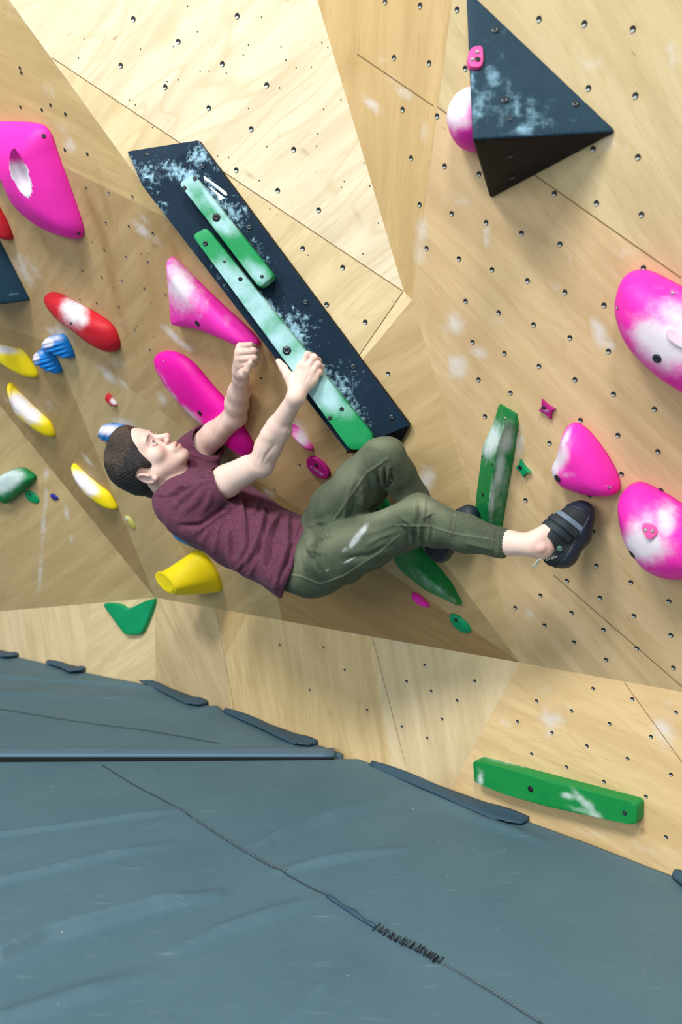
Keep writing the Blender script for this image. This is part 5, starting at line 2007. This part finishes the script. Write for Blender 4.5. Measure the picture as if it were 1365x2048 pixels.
# hollow mouths: neck, sleeves
sh.cone(hl(-.03, 0, -.055), PT(350, 983, 2.537), .070, .066, .008, 's')
sh.cone(hl(.02, 0, -.08), PT(362, 972, 2.52), .046, .046, .012, 's')
sh.cone(PT(448, 968, 2.37), PT(500, 942, 2.32), .056, .052, .003, 's')
sh.cone(PT(406, 891, 2.615), PT(450, 853, 2.54), .055, .052, .003, 's')
SHF = [
    # sleeve pulls
    ([(404, 965), (380, 985), (350, 1010)], .005, 6), ([(412, 975), (395, 1000), (370, 1025)], .004, 6), ([(425, 975), (420, 1000), (405, 1025)], .003, 5), ([(418, 962), (390, 968), (362, 975), (335, 1000)], .004, 5),
    ([(352, 985), (358, 1010), (352, 1035)], -.003, 5), ([(360, 985), (385, 972), (408, 960)], -.004, 4),
    ([(458, 1008), (430, 1030), (400, 1050), (360, 1052)], -.006, 5), ([(455, 1020), (420, 1045), (390, 1065)], .004, 5), ([(425, 1050), (405, 1085)], .003, 5), ([(440, 1045), (430, 1100)], .004, 5),
    ([(478, 985), (490, 1040), (492, 1090), (480, 1120)], .005, 5), ([(484, 982), (498, 1045), (500, 1095)], -.004, 4), ([(528, 1018), (522, 1060), (505, 1105), (478, 1140)], .006, 5), ([(536, 1022), (532, 1065), (518, 1110)], -.005, 4),
    ([(556, 1030), (530, 1075), (530, 1130), (548, 1170)], .006, 5), ([(564, 1032), (545, 1080), (540, 1130)], -.005, 4), ([(575, 1035), (576, 1090), (560, 1140), (552, 1180)], .006, 5), ([(584, 1038), (586, 1090), (572, 1140)], -.004, 4),
    ([(455, 1060), (460, 1110), (472, 1135)], .005, 5), ([(465, 1065), (470, 1110)], -.004, 4), ([(498, 1110), (485, 1135), (470, 1150)], -.004, 4), ([(600, 1045), (585, 1090), (580, 1120)], .003, 4), ([(515, 1120), (500, 1150)], .004, 5),
    ([(520, 1000), (505, 1030)], .004, 5), ([(545, 1080), (575, 1090)], .003, 4), ([(610, 1050), (584, 1118), (560, 1176)], .0015, 3), ([(603, 1048), (577, 1116), (552, 1176)], -.0012, 2),
    ([(432, 948), (458, 1003)], .0015, 2.5), ([(426, 950), (452, 1008)], -.0012, 2),
    ([(365, 940), (395, 945), (425, 955)], .004, 5), ([(360, 925), (390, 928), (410, 935)], -.004, 4), ([(370, 905), (398, 915), (412, 920)], .004, 5), ([(385, 880), (405, 895), (412, 915)], -.003, 4),
    ([(312, 988), (335, 990), (352, 984), (378, 956)], .0025, 3.5), ([(313, 994), (336, 997), (357, 990), (384, 960)], -.0018, 2.5),
]


def shirt_post(V, Q):
    V = crease(V, Q, [(l, a * 2.1, w_) for l, a, w_ in SHF])
    N = normals(V, Q)
    r = np.random.default_rng(5)
    off = np.zeros(len(V))
    for _ in range(10):
        k = r.normal(0, 34, 3)
        off += .0009 * np.sin(V @ k + r.uniform(0, 6.3))
    return V + N * off[:, None]


shirt = field_obj('t_shirt', sh, M_SHIRT, person, 2, post=shirt_post)
shirt['label'] = 'heathered maroon short-sleeved t-shirt'
bvs = bvh_of(shirt)
V, Fc = [], []
for a, b in (((422, 944), (428, 951)), ((426, 941), (432, 949))):
    pa, pb = surf(bvs, *a), surf(bvs, *b)
    if pa and pb:
        v, f = tube([pa[0] + pa[1] * .001, (pa[0] + pb[0]) / 2 + pa[1] * .002, pb[0] + pb[1] * .001], .0014, 6)
        Fc += [tuple(i + len(V) for i in t) for t in f]
        V += v
if V:
    mesh_obj('yellow_stitch_mark', V, Fc, M_YELLOWTHREAD, parent=shirt)

# trousers
pt = Field(0.0025)
pt.loft([PT(578, 1106, 2.385), PT(606, 1117, 2.37), PT(632, 1122, 2.355)], [.112, .124, .136], [.078, .088, .090], LRX, .03)
pt.chain([PT(630, 1120, 2.305), PT(674, 1108, 2.235), PT(738, 1084, 2.16), PT(838, 1040, 2.05)], [.090, .086, .072, .057], .02)
pt.ell(PT(634, 1136, 2.32), np.eye(3), [.088, .09, .079], .04)
pt.chain([PT(832, 1036, 2.05), PT(872, 1050, 2.03), PT(935, 1068, 1.985), PT(994, 1084, 1.945)], [.056, .052, .0455, .035], .02)
pt.cone(PT(843, 1030, 2.035), PT(850, 1034, 2.03), .050, .048, .02)
pt.cone(PT(994, 1083, 1.945), PT(1013, 1087, 1.935), .0355, .0345, .004, cut=[(PT(1014, 1087, 1.935), unit(PT(1014, 1087, 1.93) - PT(990, 1081, 1.945)))])
pt.chain([PT(642, 1082, 2.40), PT(680, 1022, 2.30), PT(722, 968, 2.19), PT(766, 914, 2.075)], [.090, .086, .072, .055], .02)
pt.chain([PT(770, 912, 2.07), PT(796, 948, 2.10), PT(828, 1000, 2.145), PT(862, 1062, 2.175)], [.052, .047, .044, .035], .012)
PTF = [
    ([(622, 1060), (640, 1080), (660, 1078)], -.004, 4), ([(616, 1075), (626, 1100), (650, 1108)], .003, 4), ([(800, 1050), (815, 1070), (818, 1090)], -.003, 4), ([(860, 1055), (858, 1080)], .003, 3.5), ([(870, 1040), (866, 1068)], -.003, 3.5), ([(735, 1090), (760, 1075), (790, 1064)], .0025, 4), ([(720, 960), (728, 990), (724, 1020)], .003, 5), ([(735, 950), (745, 985)], -.003, 5), ([(790, 950), (800, 975)], .003, 4),
    ([(850, 1000), (846, 1050)], .0030, 3.5), ([(830, 1003), (829, 1050)], .0030, 3.5), ([(850, 1035), (866, 1026)], .003, 2.5), ([(840, 1005), (838, 1045)], -.003, 3), ([(862, 1030), (864, 1060)], -.002, 3),
    ([(800, 1032), (826, 1050)], .003, 4), ([(790, 1050), (826, 1052), (860, 1052), (906, 1066), (990, 1080)], .0012, 2.5), ([(828, 1060), (832, 1085)], -.005, 4), ([(845, 1060), (848, 1085)], -.004, 4), ([(838, 1058), (840, 1088)], .004, 3.5),
    ([(911, 1028), (905, 1070)], .0035, 2.2), ([(906, 1030), (900, 1068)], -.002, 2), ([(640, 1060), (626, 1085), (622, 1110)], .006, 5), ([(650, 1065), (632, 1095), (630, 1125)], -.005, 4), ([(665, 1062), (640, 1090)], .005, 5), ([(640, 1052), (670, 1062)], -.006, 5),
    ([(600, 1085), (596, 1140)], .003, 5), ([(610, 1095), (612, 1135)], .003, 4), ([(618, 1105), (640, 1140)], -.003, 4), ([(575, 1148), (600, 1152), (640, 1168), (690, 1150), (760, 1105), (800, 1070)], .0012, 2),
    ([(668, 1040), (700, 995), (735, 945), (765, 925)], .0016, 2.2), ([(765, 924), (778, 918)], .002, 3), ([(690, 1045), (695, 1000), (712, 955)], .003, 5), ([(705, 1040), (710, 1000)], -.003, 5),
    ([(762, 940), (768, 975)], .003, 2.6), ([(770, 938), (772, 976)], -.003, 2.4), ([(778, 936), (774, 975)], .003, 2.6), ([(754, 945), (762, 975)], -.003, 2.6), ([(785, 940), (777, 978)], -.003, 3), ([(760, 985), (785, 960)], -.004, 4),
    ([(625, 1052), (660, 1040)], .004, 6), ([(690, 1120), (735, 1112), (780, 1090)], -.003, 6), ([(700, 1075), (760, 1060), (800, 1042)], .002, 6), ([(930, 1085), (985, 1098)], .002, 4), ([(660, 1100), (665, 1135)], .003, 6),
    ([(993, 1062), (988, 1110)], -.0012, 2.5), ([(1000, 1063), (997, 1110)], .001, 2),
]
for i in range(7):
    PTF.append(([(998, 1064 + i * 7.2), (1013, 1066 + i * 7)], -.0007, 1.4))


def pants_attrs(V):
    worn = blobs(V, [(780, 1020, 70, 14, -22, .5), (845, 1010, 34, 16, 10, .6), (690, 1070, 60, 20, -20, .35), (700, 950, 26, 50, 40, .45), (760, 885, 40, 14, 0, .3), (600, 1120, 14, 30, 10, .45), (620, 1085, 14, 30, 0, .3), (870, 1020, 30, 14, 20, .35)])
    seams = np.zeros(len(V))
    q = project(V)
    for ln in ([(790, 1050), (826, 1052), (860, 1052), (906, 1066), (990, 1080)], [(575, 1148), (600, 1152), (640, 1168), (690, 1150), (760, 1105), (800, 1070)], [(668, 1040), (700, 995), (735, 945), (765, 925)], [(911, 1028), (905, 1070)]):
        seams = np.maximum(seams, .3 * np.exp(-(px_dist(q, ln) / 1.3) ** 2))
    ck_ = blobs(V, [(714, 1076, 40, 9, -52, .85), (727, 1060, 14, 7, -45, .95), (716, 1074, 50, 18, -52, .45), (700, 1120, 22, 3, -25, .75), (656, 1140, 9, 5, -20, .55), (690, 1098, 16, 6, -50, .6)])
    return {'worn': np.clip(worn + seams, 0, .8), 'chalk': ck_}


def pants_post(V, Q):
    V = crease(V, Q, [(l, a * 2.0, w_) for l, a, w_ in PTF])
    N = normals(V, Q)
    r = np.random.default_rng(8)
    off = np.zeros(len(V))
    for _ in range(10):
        off += .0008 * np.sin(V @ r.normal(0, 32, 3) + r.uniform(0, 6.3))
    return V + N * off[:, None]


pants = field_obj('trousers', pt, M_PANTS, person, 3, post=pants_post, attrs=pants_attrs)
pants['label'] = 'olive green cuffed trousers with chalk smudge on thigh'
bvp = bvh_of(pants)
bt_ = surf(bvp, 643, 1171)
if bt_:
    P_ = Plane(bt_[1], bt_[0])
    q = slab('leather_patch', densify(round_poly([(637, 1166), (647, 1169), (648, 1175), (638, 1174)], 2, 3), 3), P_, .002, M_SHOE, bevel=.0006, k=2)
    q.parent = pants
    q.matrix_parent_inverse = Matrix.Translation(-Vector(person.location))


# climbing shoes
def shoe_field(prims, res, grow=0.0):
    f = Field(res)
    for a, b, r1, r2, k in prims:
        f.cone(a, b, r1 + grow, r2 + grow, k)
    return f


def half(p, n):
    p, n = np.asarray(p, float), unit(n)
    return lambda P: (P - p) @ n


R_ = lambda x, y, Y: PT(x, y, Y)
RSH = [
    (R_(1106, 1114, 1.915), R_(1126, 1106, 1.925), .022, .030, .012),
    (R_(1100, 1085, 1.915), R_(1126, 1105, 1.920), .032, .030, .02),
    (R_(1126, 1106, 1.925), R_(1150, 1068, 1.932), .027, .036, .02),
    (R_(1096, 1076, 1.905), R_(1122, 1056, 1.915), .030, .030, .02),
    (R_(1122, 1056, 1.915), R_(1146, 1035, 1.925), .031, .031, .02),
    (R_(1150, 1064, 1.93), R_(1162, 1032, 1.932), .035, .030, .02),
    (R_(1162, 1032, 1.932), R_(1165, 1024, 1.932), .029, .024, .015),
]
blo, bhi = R_(1120, 1070, 1.92) - .3, R_(1120, 1070, 1.92) + .3
foot_ax = unit(R_(1160, 1020, 1.93) - R_(1110, 1110, 1.91))
sole_n = unit(np.array([.83, .1, -.52]) - foot_ax * (np.array([.83, .1, -.52]) @ foot_ax))
sf = shoe_field(RSH, .0018)
sf.chain([R_(1040, 1087, 1.915), R_(1074, 1090, 1.90), R_(1088, 1092, 1.895)], [.034, .031, .028], .004, 's')
sf.cone(R_(1074, 1096, 1.86), R_(1090, 1098, 1.86), .028, .018, .006, 's')
shoe = field_obj('climbing_shoe', sf, M_SHOE, person, 1)
shoe['label'] = 'black velcro climbing shoe on the stretched right foot'
rb = shoe_field(RSH, .0018, .0015)
rb.custom('i', half(R_(1137, 1083, 1.93) - sole_n * .004, -sole_n), blo, bhi, .003)
rb.chain([R_(1040, 1087, 1.915), R_(1074, 1090, 1.90), R_(1088, 1092, 1.895)], [.034, .031, .028], .004, 's')
field_obj('rubber_sole', rb, M_RUBBER, shoe, 1)
tr = shoe_field(RSH, .0018, .0018)
tr.custom('i', half(R_(1158, 1026, 1.93), -foot_ax), blo, bhi, .003)
field_obj('rubber_toe_cap', tr, M_RUBBER, shoe, 1)


def band(name, prims, mat, par, c, n, wd, grow, extra=(), res=.0018, lo=None, hi=None):
    f = shoe_field(prims, res, grow)
    f.custom('i', half(np.asarray(c) + unit(n) * wd / 2, n), lo, hi, .001)
    f.custom('i', half(np.asarray(c) - unit(n) * wd / 2, -unit(n)), lo, hi, .001)
    for p, nn in extra:
        f.custom('i', half(p, nn), lo, hi, .002)
    return field_obj(name, f, mat, par, 1)


sx = unit(R_(1150, 1040, 1.92) - R_(1120, 1078, 1.92))
strap_n = unit(R_(1146, 1046, 1.92) - R_(1131, 1064, 1.92))
ex = [(R_(1139, 1079, 1.92), sole_n)]
band('velcro_strap', RSH, M_STRAP, shoe, R_(1134, 1056, 1.905), strap_n, .0165, .0042, ex, lo=blo, hi=bhi)
band('velcro_strap', RSH, M_STRAP, shoe, R_(1118, 1064, 1.905), strap_n, .0165, .0042, [(R_(1126, 1084, 1.92), sole_n)], lo=blo, hi=bhi)
band('grey_panel', RSH, M_SHOEGREY, shoe, R_(1146, 1046, 1.905), strap_n, .013, .0022, [(R_(1150, 1066, 1.92), sole_n)], lo=blo, hi=bhi)
bvr = bvh_of(shoe)
bvrub = bvr
# pull loop
lp_ = [R_(1086, 1117, 1.885), R_(1078, 1120, 1.880), R_(1069, 1129, 1.880), R_(1064, 1134, 1.882), R_(1066, 1136, 1.884), R_(1073, 1133, 1.884), R_(1077, 1124, 1.884), R_(1080, 1118, 1.886)]
V, Fc = tube(dense(lp_, 30), .0016, 7)
mesh_obj('pull_loop', V, Fc, M_LOOP, parent=shoe)
# round emblem and side lettering
e_ = surf(bvr, 1120, 1097)
if e_:
    P_ = Plane(e_[1], e_[0])
    V, Fc = tube([P_.hit(1120 + 4.6 * math.cos(a), 1097 + 4.6 * math.sin(a), .0045) for a in np.linspace(0, 6.283, 20)], .0010, 6)
    for pts in (((1117, 1095), (1123, 1099)), ((1117, 1099), (1123, 1095)), ((1120, 1093), (1120, 1101))):
        v, f = tube([P_.hit(*pts[0], .0045), P_.hit(*pts[1], .0045)], .0008, 5)
        Fc += [tuple(i + len(V) for i in t) for t in f]
        V += v
    mesh_obj('emblem', V, Fc, M_EMBLEM, parent=shoe)
e_ = surf(bvr, 1108, 1120)
if e_:
    relief_text('evolv', (1092, 1122), (1117, 1115), Plane(e_[1], e_[0]), .003, .012, M_LOOP, shoe)

L_ = lambda x, y, Y: PT(x, y, Y)
LSH = [
    (L_(872, 1100, 2.175), L_(880, 1108, 2.18), .024, .018, .012),
    (L_(872, 1084, 2.175), L_(884, 1100, 2.175), .030, .026, .02),
    (L_(880, 1098, 2.175), L_(916, 1058, 2.170), .028, .034, .02),
    (L_(882, 1074, 2.165), L_(916, 1048, 2.165), .030, .032, .02),
    (L_(916, 1052, 2.168), L_(938, 1030, 2.170), .034, .027, .02),
]
lf = shoe_field(LSH, .0022)
lshoe = field_obj('climbing_shoe', lf, M_SHOE, person, 1)
lshoe['label'] = 'black climbing shoe of the left foot, half hidden behind the right shin'
lrb = shoe_field(LSH, .0022, .0015)
lax = unit(L_(938, 1022, 2.17) - L_(880, 1105, 2.175))
lsn = np.array([.83, .1, -.52])
lsn = unit(lsn - lax * (lsn @ lax))
l0, l1 = L_(900, 1060, 2.17) - .3, L_(900, 1060, 2.17) + .3
lrb.custom('i', half(L_(905, 1075, 2.17), -lsn), l0, l1, .003)
field_obj('rubber_sole', lrb, M_RUBBER, lshoe, 1)
lax2 = unit(L_(934, 1030, 2.16) - L_(912, 1052, 2.16))
ltc = shoe_field(LSH, .0022, .0018)
ltc.custom('i', half(L_(927, 1036, 2.165), -lax2), l0, l1, .003)
field_obj('rubber_toe_cap', ltc, M_RUBBER, lshoe, 1)
band('grey_panel', LSH, M_SHOEGREY, lshoe, L_(924, 1036, 2.14), lax2, .006, .0022, lo=l0, hi=l1, res=.0022)
V, Fc = tube(dense([L_(862, 1088, 2.15), L_(850, 1084, 2.15), L_(840, 1087, 2.15), L_(838, 1090, 2.15), L_(843, 1092, 2.15), L_(860, 1092, 2.15)], 24), .0018, 6)
mesh_obj('pull_loop', V, Fc, M_SHOE, parent=lshoe)
